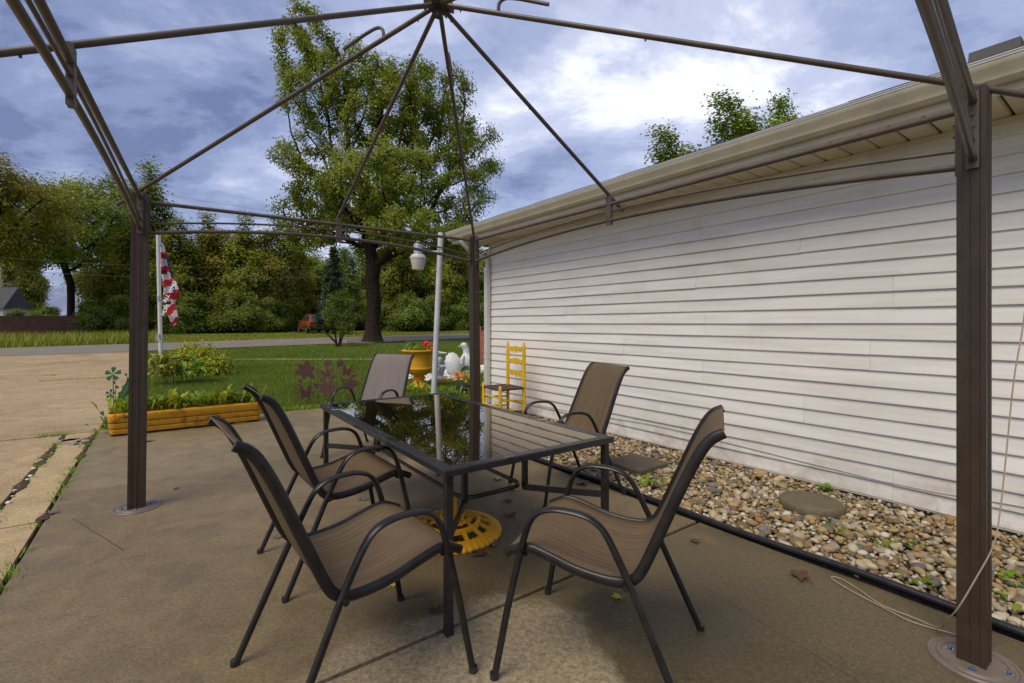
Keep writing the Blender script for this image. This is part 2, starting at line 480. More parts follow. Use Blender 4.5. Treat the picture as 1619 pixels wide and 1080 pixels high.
# thin walk across the lawn
a, b = G(330, 567.5), G(640, 567.5)
tag(terrain_sheet('path', [(a.x, a.y - .16), (b.x, b.y - .16), (b.x, b.y + .16), (a.x, a.y + .16)], -0.008, M['strip']), 'thin pale walk crossing the lawn')

# ------------------------------------------------------------------ house
def siding_mat():
    m, nt, out = new_mat('vinyl_siding'); N = NT(nt)
    t = N.n('ShaderNodeTexCoord')
    mp = N.n('ShaderNodeMapping', {'Vector': t.outputs['Object'], 'Scale': (1.0, 1.0, 14.0)})
    oi = N.n('ShaderNodeObjectInfo')
    a = N.noise(mp.outputs[0], 1.1, 6, 0.6, 0.4)
    b = N.noise(t.outputs['Object'], 1.3, 5, 0.6)
    c = N.ramp(a, [(0.25, (0.630, 0.605, 0.550)), (0.55, (0.745, 0.725, 0.675)), (0.8, (0.785, 0.770, 0.725))])
    c = N.mix(N.rampf(b, 0.55, 0.75, 0, 0.35), c, (0.52, 0.44, 0.33))
    c = N.mix(1.0, c, N.ramp(oi.outputs['Random'], [(0, (0.93, 0.925, 0.92)), (1, (1, 1, 1))]), 'MULTIPLY')
    sz_ = N.n('ShaderNodeSeparateXYZ', {0: N.n('ShaderNodeNewGeometry').outputs['Position']}).outputs[2]
    spl = N.math('MULTIPLY', N.rampf(sz_, 0.42, 0.05, 0, 1), N.rampf(N.noise(t.outputs['Object'], 4.0, 7, 0.7, 0.3), 0.42, 0.68, 0, .75))
    c = N.mix(spl, c, (0.30, 0.24, 0.16))
    mg = N.n('ShaderNodeMapping', {'Vector': t.outputs['Object'], 'Scale': (6.0, 6.0, 160.0)})
    gr = N.noise(mg.outputs[0], 1.0, 4, 0.6)
    p = N.n('ShaderNodeBsdfPrincipled', {'Base Color': c, 'Roughness': 0.55, 'Specular IOR Level': 0.35, 'Normal': N.bump(gr, 0.25, 0.002)})
    nt.links.new(p.outputs[0], out.inputs[0])
    return m
M['siding'] = siding_mat()
M['trim'] = pbr('cream_trim', (0.60, 0.56, 0.45), 0.45, var=0.10, vscale=3)
M['soffit'] = pbr('cream_soffit', (0.58, 0.51, 0.34), 0.5, var=0.08, vscale=2)
M['spout'] = pbr('white_downspout', (0.56, 0.555, 0.54), 0.4, var=0.1, vscale=5)
M['gutter'] = pbr('cream_gutter', (0.47, 0.43, 0.31), 0.35, var=0.12, vscale=5)
M['roof'] = pbr('dark_shingle', (0.05, 0.045, 0.042), 0.9, var=0.4, vscale=30, bump=0.6)
M['vent'] = pbr('dark_vent', (0.035, 0.033, 0.034), 0.6, var=0.3, vscale=12)
M['foundation'] = pbr('foundation_block', (0.26, 0.25, 0.23), 0.9, var=0.2, bump=0.5)
WV, CU = 4.192, 6.313           # wall plane, corner
UEND = -4.5
house = empty('house', W(CU, WV), label='low house clad in off-white horizontal vinyl siding with cream eaves', cat='house')
HO = house.location.copy()
b = MB()
b.hexa([W(UEND, WV + .02, 0.06), W(CU - .01, WV + .02, 0.06), W(CU - .01, WV + 8, 0.06), W(UEND, WV + 8, 0.06),
        W(UEND, WV + .02, 2.62), W(CU - .01, WV + .02, 2.62), W(CU - .01, WV + 8, 2.62), W(UEND, WV + 8, 2.62)])
b.add([W(CU - .012, WV + .02, 2.62), W(CU - .012, WV + 8, 2.62), W(CU - .012, WV + 4, 3.9)], [(0, 1, 2)])
b.build('wall', M['siding'], house, HO, angle=0)
b = MB()
b.hexa([W(UEND, WV + .03, -0.1), W(CU - .03, WV + .03, -0.1), W(CU - .03, WV + 7.97, -0.1), W(UEND, WV + 7.97, -0.1),
        W(UEND, WV + .03, 0.058), W(CU - .03, WV + .03, 0.058), W(CU - .03, WV + 7.97, 0.058), W(UEND, WV + 7.97, 0.058)])
b.build('foundation', M['foundation'], house, HO, angle=0)
# siding courses, each length of each course a board
EXPO = 0.1145
rs = random.Random(4)
z = 0.045; course = 0
while z < 2.55:
    if course % 2 == 0:
        k = course // 2
        sm = sorted([[1.15, 4.55], [2.66, 5.45], [1.72, 4.1], [2.62, 5.5], [1.3, 3.6], [2.60, 4.9]][k % 6])
        sm = [s_ + rs.uniform(-.03, .03) for s_ in sm]
    edges = [UEND] + sm + [CU - 0.045]
    zt = min(z + EXPO + 0.004, 2.556)
    for i in range(len(edges) - 1):
        ua, ub = edges[i] + (0.0007 if i else 0), edges[i + 1] - 0.0007
        dv = rs.uniform(-.0012, .0012); dz = rs.uniform(-.0008, .0008)
        prof = [(-0.0205 + dv, z + dz), (-0.020 + dv, z + 0.009 + dz), (-0.005, zt - 0.002), (0.012, zt - 0.002), (0.012, z + 0.004), (-0.006, z + dz)]
        ns = max(2, int((ub - ua) / .3)); mb = MB(); m_ = len(prof); vs_ = []; ph = rs.uniform(0, 6)
        for k in range(ns + 1):                      # slight waviness of the vinyl
            uu = ua + (ub - ua) * k / ns; wz = .0011 * math.sin(uu * 2.1 + ph) + .0006 * math.sin(uu * 5.3 + ph * 2); wv_ = .0013 * math.sin(uu * 3.3 + ph * 1.7)
            for q, (x, y) in enumerate(prof): p_ = W(uu, WV + x + (wv_ if q in (0, 1) else 0), y + (wz if q in (0, 1, 5) else 0)); vs_.append(p_)
        fs_ = [tuple(range(m_))[::-1], tuple(ns * m_ + q for q in range(m_))] + [(k * m_ + q, k * m_ + (q + 1) % m_, (k + 1) * m_ + (q + 1) % m_, (k + 1) * m_ + q) for k in range(ns) for q in range(m_)]
        mb.add(vs_, fs_)
        mb.build('siding_board', M['siding'], house, HO, angle=0)
    z += EXPO; course += 1
mb = MB(); mb.box(W(CU - .02, WV - .008, 1.31), (0.05, 0.034, 2.50), UV, VV); mb.build('corner_trim', M['trim'], house, HO, angle=0)
mb = MB(); mb.box(W((CU + UEND) / 2, WV - .006, 0.038), (CU - UEND, 0.02, 0.012), UV, VV); mb.build('starter_strip', M['trim'], house, HO, angle=0)
mb = MB(); mb.box(W((CU + UEND) / 2, WV - .018, 2.548), (CU - UEND, 0.03, 0.026), UV, VV); mb.build('frieze_trim', M['trim'], house, HO, angle=0)
# soffit panels
EV = 3.73; UE2 = CU + 0.36
u = UEND; i = 0
while u < UE2 - 0.05:
    u2 = min(u + 0.168, UE2)
    mb = MB()
    prof = [(u + .005, 2.577), (u + .013, 2.563), (u2 - .013, 2.563), (u2 - .005, 2.577)]
    vs_ = [W(a_, EV, zz) for a_, zz in prof] + [W(a_, WV - .005, zz) for a_, zz in prof]
    mb.add(vs_, [(0, 1, 5, 4), (1, 2, 6, 5), (2, 3, 7, 6)])
    if i % 14 in (5, 6):
        for k in range(8):
            uu = u + .03 + k * (u2 - u - .06) / 7
            mb.box(W(uu, (EV + WV) / 2, 2.561), (0.006, 0.34, 0.003), UV, VV)
    mb.build('soffit_panel', M['soffit'], house, HO, angle=0)
    u = u2; i += 1
mb = MB(); mb.hexa([W(UEND, EV, 2.58), W(UE2, EV, 2.58), W(UE2, WV + .3, 2.58), W(UEND, WV + .3, 2.58), W(UEND, EV, 2.60), W(UE2, EV, 2.60), W(UE2, WV + .3, 2.60), W(UEND, WV + .3, 2.60)])
mb.build('soffit_backing', M['vent'], house, HO, angle=0)
mb = MB(); mb.box(W((UE2 + UEND) / 2, EV - .012, 2.645), (UE2 - UEND, 0.024, 0.17), UV, VV); mb.build('fascia', M['trim'], house, HO, angle=0)
gp = [(-.004, 2.605), (-.055, 2.605), (-.072, 2.625), (-.080, 2.655), (-.100, 2.682), (-.108, 2.705), (-.108, 2.728), (-.096, 2.728), (-.096, 2.72), (-.100, 2.70), (-.092, 2.684), (-.072, 2.655), (-.064, 2.63), (-.052, 2.613), (-.008, 2.613), (-.008, 2.73), (-.004, 2.73)]
mb = MB(); mb.sweep(gp, W(UEND, EV - .024), W(UE2 + .01, EV - .024), VV, (0, 0, 1))
mb.prism([(x, y) for x, y in gp[:8]] + [(-.004, 2.728)], W(UE2 + .011, EV - .024), VV, (0, 0, 1), 0.002)
mb.build('gutter', M['gutter'], house, HO, angle=25)
M['lip'] = pbr('gutter_lip_highlight', (0.72, 0.74, 0.76), 0.25, var=0.06, vscale=4, metal=0.3)  # pale strip colour paints the metal's bright highlight along the lip
mb = MB(); mb.box(W((UEND + UE2) / 2, EV - .024 - .1095, 2.7235), (UE2 - UEND + .02, 0.005, 0.013), UV, VV); mb.build('gutter_lip', M['lip'], house, HO, angle=0)
mb = MB(); mb.sweep([(-.118, 2.7345), (-.118, 2.729), (-.1135, 2.729), (-.1135, 2.7345)], W(UEND, EV - .024), W(UE2 + .02, EV - .024), VV, (0, 0, 1))
mb.build('drip_edge', M['trim'], house, HO, angle=0)
# roof
SLP = 0.31
def rz_(v): return 2.733 + (v - 3.61) * SLP
mb = MB()
vr = WV + 4.1
for (va, vb, za, zb) in ((3.615, vr, rz_(3.615), rz_(vr)), (vr, 2 * vr - 3.615, rz_(vr), rz_(3.615))):
    a0, a1 = UEND, UE2 + .03
    mb.hexa([W(a0, va, za), W(a1, va, za), W(a1, vb, zb), W(a0, vb, zb), W(a0, va, za + .008), W(a1, va, za + .008), W(a1, vb, zb + .008), W(a0, vb, zb + .008)])
roof = mb.build('roof', M['roof'], house, HO, angle=0)
rs = random.Random(11)
u = UEND
while u < UE2:                                   # first row of shingle tabs along the eave
    l_ = rs.uniform(.30, .34); u2 = min(u + l_ - .008, UE2 + .035); d_ = rs.uniform(-.006, .006)
    mb = MB(); mb.hexa([W(u, 3.60 + d_, rz_(3.60) + .0095), W(u2, 3.60 + d_, rz_(3.60) + .0095), W(u2, 3.76, rz_(3.76) + .0095), W(u, 3.76, rz_(3.76) + .0095),
                        W(u, 3.60 + d_, rz_(3.60) + .0155), W(u2, 3.60 + d_, rz_(3.60) + .0155), W(u2, 3.76, rz_(3.76) + .0155), W(u, 3.76, rz_(3.76) + .0155)])
    mb.build('shingle', M['roof'], roof, HO, angle=0); u += l_
mb = MB()                                        # rake board on the gable end
mb.hexa([W(UE2 + .005, EV, rz_(EV) - .15), W(UE2 + .026, EV, rz_(EV) - .15), W(UE2 + .026, vr, rz_(vr) - .15), W(UE2 + .005, vr, rz_(vr) - .15),
         W(UE2 + .005, EV, rz_(EV) - .003), W(UE2 + .026, EV, rz_(EV) - .003), W(UE2 + .026, vr, rz_(vr) - .003), W(UE2 + .005, vr, rz_(vr) - .003)])
mb.build('rake_board', M['trim'], house, HO, angle=0)
# roof vent
mb = MB(); vc = 3.90; uc = 0.57
zc = rz_(vc) + .022
mb.hexa([W(uc - .105, vc - .12, rz_(vc - .12) + .02), W(uc + .105, vc - .12, rz_(vc - .12) + .02), W(uc + .105, vc + .14, rz_(vc + .14) + .02), W(uc - .105, vc + .14, rz_(vc + .14) + .02),
         W(uc - .105, vc - .10, zc + .035), W(uc + .105, vc - .10, zc + .035), W(uc + .10, vc + .14, zc + .068), W(uc - .10, vc + .14, zc + .068)])
vent = mb.build('roof_vent', M['vent'], house, HO, angle=0)
# downspout at the corner
mb = MB()
dv_ = WV - .07; du_ = CU - .02
mb.tube(smooth([W(du_, EV - .08, 2.60), W(du_, EV - .06, 2.53), W(du_, EV + .06, 2.44), W(du_, dv_ - .05, 2.34), W(du_, dv_, 2.26), W(du_, dv_, 2.15)], 4), 0.04, 8, side=tuple(UV), r2=0.028)
mb.box(W(du_, dv_, 1.12), (0.085, 0.06, 2.12), UV, VV)
for k in (-.022, 0, .022): mb.box(W(du_ + k, dv_ - .031, 1.12), (0.008, 0.006, 2.10), UV, VV)
mb.box(W(du_, dv_, 0.78), (0.094, 0.069, 0.03), UV, VV); mb.box(W(du_, dv_, 2.16), (0.094, 0.069, 0.06), UV, VV)
mb.build('downspout', M['spout'], house, HO, angle=20)
# thin cable stapled along the lowest boards
M['cable'] = pbr('grey_cable', (0.42, 0.39, 0.33), 0.6)
mb = MB()
rs = random.Random(2)
mb.tube([W(0.3 + k * .3, WV - .022, 0.205 + rs.uniform(-.006, .006) - .03 * math.sin(k * .5)) for k in range(17)], 0.0035, 6)
mb.build('wall_cable', M['cable'], house, HO)

# ------------------------------------------------------------------ gazebo frame
M['bronze'] = pbr('bronze_paint', (0.046, 0.032, 0.021), 0.45, var=0.18, vscale=14, spec=0.35)
M['tube'] = pbr('taupe_tube_paint', (0.085, 0.064, 0.048), 0.40, var=0.25, vscale=9, spec=0.45)
def tube_mat():
    m, nt, out = new_mat('taupe_tube_paint'); N = NT(nt); v = N.coord()
    a = N.noise(v, 9.0, 6, .6); f = N.noise(v, 55.0, 4, .6, .5); big = N.noise(v, 2.0, 3)
    c = N.ramp(a, [(.3, (.066, .048, .035)), (.7, (.104, .080, .061))])
    c = N.mix(N.math('MULTIPLY', N.rampf(f, .64, .70, 0, 1), N.rampf(big, .45, .6, 0, .9)), c, (.018, .012, .008))
    p = N.n('ShaderNodeBsdfPrincipled', {'Base Color': c, 'Roughness': N.rampf(a, .3, .7, .34, .5), 'Specular IOR Level': .45}); nt.links.new(p.outputs[0], out.inputs[0]); return m
M['tube'] = tube_mat()
M['plate'] = pbr('taupe_plate', (0.150, 0.118, 0.096), 0.5, var=0.15, vscale=20)
M['bolt'] = pbr('blue_zinc_bolt', (0.10, 0.17, 0.34), 0.3, metal=0.7)
M['steel'] = pbr('zinc_washer', (0.5, 0.52, 0.55), 0.3, metal=0.9)
GL, GM, GR, GF = (Vector((-2.642, 3.373, 0)), Vector((-0.385, 4.957, 0)), Vector((1.785, 1.845, 0)), Vector((-0.40, -0.10, 0)))
APEX = Vector((-0.400, 2.616, 3.05))
ZU, ZT, ZL = 2.165, 2.010, 1.945
gaz = empty('gazebo_frame', (APEX.x, APEX.y, 0), label='bare brown metal gazebo frame without its canopy over the patio table', cat='gazebo')
GO = gaz.location.copy()
def post_section(h, g=.0026, n=2):
    """square with flutes on every side"""
    side = []
    xs = [-h, -h * .62, -h * .55, -h * .10, -h * .03, h * .03, h * .10, h * .55, h * .62]
    ys = [0, 0, g, g, 0, 0, g, g, 0]
    for x, y in zip(xs, ys): side.append((x, -h + y))
    out = []
    for k in range(4):
        c_, s_ = [(1, 0), (0, 1), (-1, 0), (0, -1)][k]
        out += [(x * c_ - y * s_, x * s_ + y * c_) for x, y in side]
    return out
def gpost(base, top, half, lab=None):
    b = MB()
    base = Vector(base); top = Vector(top)
    ax = (GR - GM).normalized(); ay = Vector((0, 0, 1)).cross(ax)
    b.sweep(post_section(half), base, top, ax, ay)
    p = b.build('post', M['bronze'], gaz, GO, angle=20)
    if lab: p['label'] = lab
    b = MB(); c = Vector((base.x, base.y, 0))
    b.lathe([(0.140, 0.0), (0.140, 0.004), (0.134, 0.010), (0.126, 0.010), (0.121, 0.006), (0.112, 0.006), (0.107, 0.013), (0.098, 0.015), (0.094, 0.010), (0.0, 0.010)], 40, (0, 0, 0))
    b.v = [tuple(Vector(q) + c) for q in b.v]
    pl = b.build('base_plate', M['plate'], gaz, GO)
    for k in range(4):
        d_ = (ax if k % 2 else ay) * (0.083 if k < 2 else -0.083)
        q = c + d_ + ax * 0.012
        bb = MB(); bb.lathe([(0.0125, 0.010), (0.0125, 0.0135), (0.0, 0.0135)], 14); bb.lathe([(0.0085, 0.0135), (0.0085, 0.0195), (0.006, 0.022), (0.0, 0.022)], 6, mi=1)
        bb.v = [tuple(Vector(x_) + q) for x_ in bb.v]
        bb.build('bolt', [M['steel'], M['bolt']], pl, Vector((0, 0, 0)) + GO if False else GO)
gpost((-2.652, 3.373, 0.004), (-2.622, 3.373, 2.215), 0.050)
gpost((-0.375, 4.957, 0.004), (-0.400, 4.957, 2.20), 0.040)
gpost((1.775, 1.835, 0.004), (1.785, 1.845, 2.200), 0.042)
TP = {'L': Vector((-2.622, 3.373, 0)), 'M': Vector((-0.400, 4.957, 0)), 'R': Vector((1.785, 1.845, 0)), 'F': GF}
def truss(a, b, zoff=(0, 0)):
    A, B = TP[a], TP[b]
    d = (B - A).normalized()
    A2, B2 = A + d * 0.045, B - d * 0.045
    def pt(t, z): q = A2.lerp(B2, t); return Vector((q.x, q.y, z + zoff[0] * (1 - t) + zoff[1] * t))
    for nm, z0, rise, r_ in (('upper_rail', ZU, 0.0, .0138), ('thin_rail', ZT, .105, .0075), ('lower_rail', ZL, .105, .0138)):
        m_ = MB(); m_.tube([pt(t / 20, z0 + rise * 4 * (t / 20) * (1 - t / 20)) for t in range(21)], r_, 12)
        m_.build(nm, M['tube'], gaz, GO)
    mid = pt(.5, 0); nrm = d.cross(Vector((0, 0, 1)))
    m_ = MB(); m_.box(Vector((mid.x, mid.y, (ZU + ZL + .10) / 2 + .01 + (zoff[0] + zoff[1]) / 2)), (0.045, 0.022, ZU - ZL - .02), d, nrm)
    m_.box(Vector((mid.x, mid.y, ZU + .03 + (zoff[0] + zoff[1]) / 2)), (0.03, 0.02, 0.07), d, nrm)
    m_.build('bracket', M['tube'], gaz, GO, angle=0)
    for P_, sgn in ((A2, 1), (B2, -1)):                  # end plates on the posts
        z0 = (zoff[0] if sgn == 1 else zoff[1])
        m_ = MB(); m_.box(Vector((P_.x, P_.y, (ZU + ZL) / 2 + z0)) + d * 0.004 * sgn, (0.006, 0.036, ZU - ZL + .07), d, nrm)
        for zz in (ZT + .06, ZU - .05): m_.tube([Vector((P_.x, P_.y, zz + z0)) + d * .008 * sgn, Vector((P_.x, P_.y, zz + z0)) + d * .016 * sgn], 0.007, 8)
        m_.build('end_plate', M['tube'], gaz, GO, angle=20)
    return mid
m_lm = truss('L', 'M'); m_mr = truss('M', 'R', (0, -.03)); m_lf = truss('L', 'F', (.02, .04)); m_rf = truss('R', 'F', (-.02, .04))
def rafter(tgt, z_at, over, r_=.013, hook=False):
    tgt = Vector((tgt.x, tgt.y, z_at)); d = (tgt - APEX)
    end = APEX + d * (1 + over / d.length)
    m_ = MB(); pts = [APEX + (end - APEX) * (k / 10) for k in range(11)]
    m_.tube(pts, r_, 12); ra = m_.build('rafter', M['tube'], gaz, GO)
    for k in (0.05, 0.42, 0.9):                         # small self-tapping screws and stops
        q = APEX.lerp(end, k); mm = MB(); mm.tube([q - Vector((0, 0, r_)), q - Vector((0, 0, r_ + .010))], .0045, 6); mm.build('screw', M['bronze'], ra, GO)
    if hook:
        def at(t, dz): q = APEX.lerp(tgt, t); return q + Vector((0, 0, dz))
        m_ = MB(); m_.tube(smooth([at(.150, .005), at(.153, .055), at(.168, .085), at(.195, .092), at(.225, .090), at(.268, .085)], 5), .0095, 10)
        m_.build('vent_hook', M['tube'], gaz, GO)
rafter(TP['L'], 2.245, .26, hook=True); rafter(TP['M'], 2.24, .08, hook=True); rafter(TP['R'], 2.215, .30, hook=True); rafter(TP['F'], 2.26, .2, hook=True)
rafter(m_lm, 2.235, .02); rafter(m_mr, 2.215, .17); rafter(m_lf, 2.255, .34); rafter(m_rf, 2.23, .14)
m_ = MB(); m_.lathe([(0.0, -0.07), (0.022, -0.07), (0.022, -0.03), (0.055, -0.025), (0.06, 0.0), (0.055, 0.03), (0.02, 0.035), (0.0, 0.035)], 16)
for k in range(8):
    th = k * math.pi / 4 + .4; m_.box((0.06 * math.cos(th), 0.06 * math.sin(th), -0.005), (0.05, 0.004, 0.05), (math.cos(th), math.sin(th), 0), (-math.sin(th), math.cos(th), 0))
m_.v = [tuple(Vector(q) + APEX) for q in m_.v]
m_.build('crown_hub', M['bronze'], gaz, GO, angle=25)

# ------------------------------------------------------------------ glass table
M['black'] = pbr('black_powder_coat', (0.018, 0.018, 0.019), 0.30, var=0.3, vscale=30, spec=0.6)
M['chairframe'] = pbr('dark_brown_frame', (0.016, 0.014, 0.013), 0.34, var=0.4, vscale=22, spec=0.4)
def glass_mat():
    m, nt, out = new_mat('smoked_glass'); N = NT(nt)
    v = N.coord()
    n1 = N.noise(v, 3.0, 3, 0.5)
    fr = N.n('ShaderNodeFresnel', {'IOR': 1.75, 'Normal': N.bump(n1, 0.03, 0.01)})
    gl = N.n('ShaderNodeBsdfAnisotropic', {'Color': (0.92, 0.83, 0.71, 1), 'Roughness': 0.012, 'Normal': N.bump(n1, 0.03, 0.01)})
    tr = N.n('ShaderNodeBsdfTransparent', {'Color': (0.17, 0.135, 0.10, 1)})
    df = N.n('ShaderNodeBsdfDiffuse', {'Color': (0.05, 0.035, 0.022, 1)})
    m1 = N.n('ShaderNodeMixShader', {0: 0.30, 1: tr.outputs[0], 2: df.outputs[0]})
    mx = N.n('ShaderNodeMixShader', {0: N.math('MINIMUM', N.math('MULTIPLY', fr.outputs[0], 1.6), 1.0), 1: m1.outputs[0], 2: gl.outputs[0]})
    nt.links.new(mx.outputs[0], out.inputs[0])
    return m
M['glass'] = glass_mat()
def wetblack():
    m, nt, out = new_mat('wet_black_rim'); N = NT(nt)
    v = N.coord(); n1 = N.noise(v, 9.0, 4, 0.55, 0.5)
    wet = N.rampf(n1, 0.56, 0.60, 0, 1)
    p = N.n('ShaderNodeBsdfPrincipled', {'Base Color': (0.020, 0.020, 0.021, 1), 'Roughness': N.rampf(wet, 0, 1, 0.32, 0.05), 'Specular IOR Level': 0.6, 'Normal': N.bump(wet, 0.35, 0.003)})
    nt.links.new(p.outputs[0], out.inputs[0]); return m
M['wetblack'] = wetblack()
TH = 0.6218; TL, TW, TZ = 2.0, 1.005, 0.700
table = empty('patio_table', (-0.448, 3.056, 0), TH, 'long black metal patio table with a smoked glass top', 'table')
# local frame: y = long axis, x = short axis
def rim(n0, w):
    b = MB(); hx, hy = TW / 2, TL / 2
    outer = [(-hx, -hy), (hx, -hy), (hx, hy), (-hx, hy)]
    prof = [(0.0, TZ - .030), (0.0, TZ - .006), (0.004, TZ), (w, TZ - .002), (w, TZ - .010), (w - .012, TZ - .030)]
    vs_ = []
    for (x, y) in outer:
        for (i_, z) in prof: vs_.append((x - math.copysign(i_, x), y - math.copysign(i_, y), z))
    fs_ = []; m = len(prof)
    for k in range(4):
        k2 = (k + 1) % 4
        for j in range(m):
            j2 = (j + 1) % m; fs_.append((k * m + j, k2 * m + j, k2 * m + j2, k * m + j2))
    b.add(vs_, fs_); return b.build('rim', M['wetblack'], table, angle=20)
rim(0, 0.055)
b = MB(); b.box((0, 0, TZ - .0065), (TW - .112, TL - .112, 0.006)); b.build('glass_top', M['glass'], table, angle=0)
for sx in (-1, 1):
    for sy in (-1, 1):
        b = MB(); x, y = sx * .468, sy * .965
        b.box((x, y, (TZ - .03) / 2), (0.031, 0.031, TZ - .03)); b.box((x, y, .008), (0.034, 0.034, .016)); b.build('leg', M['black'], table, angle=0)
        b = MB(); b.bar((sx * .185, sy * .615, .392), (x - sx * .008, y - sy * .012, .392), .014, .034); b.build('brace', M['black'], table, angle=0)
        b = MB(); b.box((sx * .193, sy * .622, (.385 + TZ - .03) / 2), (0.026, 0.026, TZ - .03 - .385)); b.build('drop_bar', M['black'], table, angle=0)
b = MB(); hx, hy, rc = .19, .615, .07
pts = []
for cx_, cy_, a0 in ((hx - rc, hy - rc, 0), (-hx + rc, hy - rc, 90), (-hx + rc, -hy + rc, 180), (hx - rc, -hy + rc, 270)):
    for k in range(6): th = R(a0 + 18 * k); pts.append((cx_ + rc * math.cos(th), cy_ + rc * math.sin(th), .40))
b.tube(pts, 0.0125, 8, side=(0, 0, 1), r2=0.009, closed=True)
b.build('stretcher_ring', M['black'], table, angle=40)
for s_ in (-1, 1):
    b = MB(); b.box((s_ * .40, 0, TZ - .028), (0.025, TL - .12, 0.03)); b.build('under_rail', M['black'], table, angle=0)
    b = MB(); b.box((0, s_ * .33, TZ - .026), (TW - .1, 0.025, 0.026)); b.build('cross_rail', M['black'], table, angle=0)

# ------------------------------------------------------------------ sling chairs
def sling_mat(name, c0, c1, c2):
    m, nt, out = new_mat(name); N = NT(nt)
    t = N.n('ShaderNodeTexCoord')
    uv = t.outputs['UV']
    st = N.noise(N.n('ShaderNodeMapping', {'Vector': uv, 'Scale': (330, 1.1, 1)}).outputs[0], 1.0, 3, 0.6)
    st2 = N.noise(N.n('ShaderNodeMapping', {'Vector': uv, 'Scale': (40, 10, 1)}).outputs[0], 1.0, 4, 0.6)
    c = N.ramp(st, [(0.32, c0), (0.5, c1), (0.66, c2)])
    c = N.mix(0.18, c, N.ramp(st2, [(0.3, c0), (0.7, c2)]))
    wv = N.n('ShaderNodeTexWave', {'Vector': N.n('ShaderNodeMapping', {'Vector': uv, 'Scale': (1, 2.0, 1)}).outputs[0], 'Scale': 46.0, 'Distortion': 0.0}, bands_direction='Y').outputs['Fac']
    wx = N.n('ShaderNodeTexWave', {'Vector': uv, 'Scale': 46.0, 'Distortion': 0.0}, bands_direction='X').outputs['Fac']
    we = N.math('MULTIPLY', wv, wx)
    c = N.mix(0.45, c, N.ramp(we, [(0.0, (0.45, 0.45, 0.45)), (0.6, (1, 1, 1))]), 'MULTIPLY')
    p = N.n('ShaderNodeBsdfPrincipled', {'Base Color': c, 'Roughness': 0.7, 'Specular IOR Level': 0.15, 'Normal': N.bump(we, 0.4, 0.001)})
    nt.links.new(p.outputs[0], out.inputs[0]); return m
M['sling'] = sling_mat('brown_sling', (0.095, 0.064, 0.036), (0.162, 0.112, 0.064), (0.245, 0.175, 0.105))
M['sling_grey'] = sling_mat('grey_sling', (0.15, 0.125, 0.11), (0.21, 0.18, 0.16), (0.29, 0.255, 0.23))
ARM = [(0, 0), (.024, .13), (.048, .26), (.074, .38), (.097, .48), (.114, .54), (.135, .592), (.168, .628), (.215, .645), (.26, .648), (.31, .645), (.355, .634), (.388, .612), (.415, .575), (.45, .508), (.491, .425), (.54, .318), (.61, .163), (.684, 0)]
RAIL = [(.030, .452), (.07, .472), (.12, .485), (.2, .467), (.285, .442), (.36, .430), (.42, .427), (.468, .434), (.503, .456), (.532, .505), (.581, .62), (.657, .80), (.703, .893), (.735, .935), (.772, .957)]
def make_chair(name, sling_m):
    root = empty(name)
    SX = .342
    def P(s_, y, z): return Vector((SX - s_, y, z))
    for sg in (1, -1):
        b = MB()
        pts = smooth([P(s_, sg * (.280 + .020 * max(0, (0.45 - z)) / .45), z) for s_, z in ARM], 3)
        rl = [.0112 + .0075 * max(0, min(1, (p.z - .5) / .12)) for p in pts]
        b.tube(pts, rl, 10, side=(0, 1, 0), r2=[.0130 - .003 * max(0, min(1, (p.z - .5) / .12)) for p in pts])
        arm = b.build('arm_leg', M['chairframe'], root, angle=50)
        for q in (pts[0], pts[-1]):
            b = MB(); b.tube([q + Vector((0, 0, .0)), q + Vector((0, 0, .022))], .0162, 10); b.build('foot_cap', M['black'], arm)
        b = MB(); pr = smooth([P(s_, sg * (.262 - .022 * max(0, z - .5) / .46), z) for s_, z in RAIL], 3)
        b.tube(pr, .0115, 10, side=(0, 1, 0), r2=[.0185 if 3 < k < len(pr) - 2 else .017 for k in range(len(pr))])
        b.build('sling_rail', M['chairframe'], root, angle=50)
    for s_, z in ((.105, .462), (.475, .415)):
        b = MB(); b.tube([P(s_, -.262, z), P(s_, .262, z)], .011, 8); b.build('cross_tube', M['chairframe'], root)
    for s_, z in ((.10, .47), (.475, .43)):
        for sg in (1, -1):
            b = MB(); b.tube([P(s_, sg * .255, z), P(s_, sg * .30, z)], .010, 8); b.build('bracket', M['chairframe'], root)
    # sling cloth
    pr = smooth([P(s_, 0, z + .006) for s_, z in RAIL], 3); n = len(pr); nx = 11
    vs_, fs_, uvs = [], [], []
    L = 0.0
    for i, p in enumerate(pr):
        if i: L += (p - pr[i - 1]).length
        t = (pr[min(i + 1, n - 1)] - pr[max(i - 1, 0)]).normalized(); nr = Vector((0, 1, 0)).cross(t)
        if nr.z < 0 and i < n / 2: nr = -nr
        edge = min(1, 5.0 * min(i, n - 1 - i) / n)
        for k in range(nx):
            a_ = k / (nx - 1) * 2 - 1
            sag = -.014 * (1 - a_ * a_) * edge
            q = p + nr * sag; vs_.append((q.x, a_ * (.258 - .022 * max(0, q.z - .5) / .46), q.z)); uvs.append((k / (nx - 1) * .52, L))
    for i in range(n - 1):
        for k in range(nx - 1): fs_.append((i * nx + k, (i + 1) * nx + k, (i + 1) * nx + k + 1, i * nx + k + 1))
    me = bpy.data.meshes.new('sling'); me.from_pydata(vs_, [], fs_)
    ul = me.uv_layers.new(name='UVMap')
    for lp in me.loops: ul.data[lp.index].uv = uvs[lp.vertex_index]
    me.materials.append(sling_m); me.shade_smooth()
    ob = bpy.data.objects.new('sling', me); C.objects.link(ob); ob.parent = root
    sd = ob.modifiers.new('solid', 'SOLIDIFY'); sd.thickness = .003
    return root
chair_brown = make_chair('sling_chair', M['sling'])
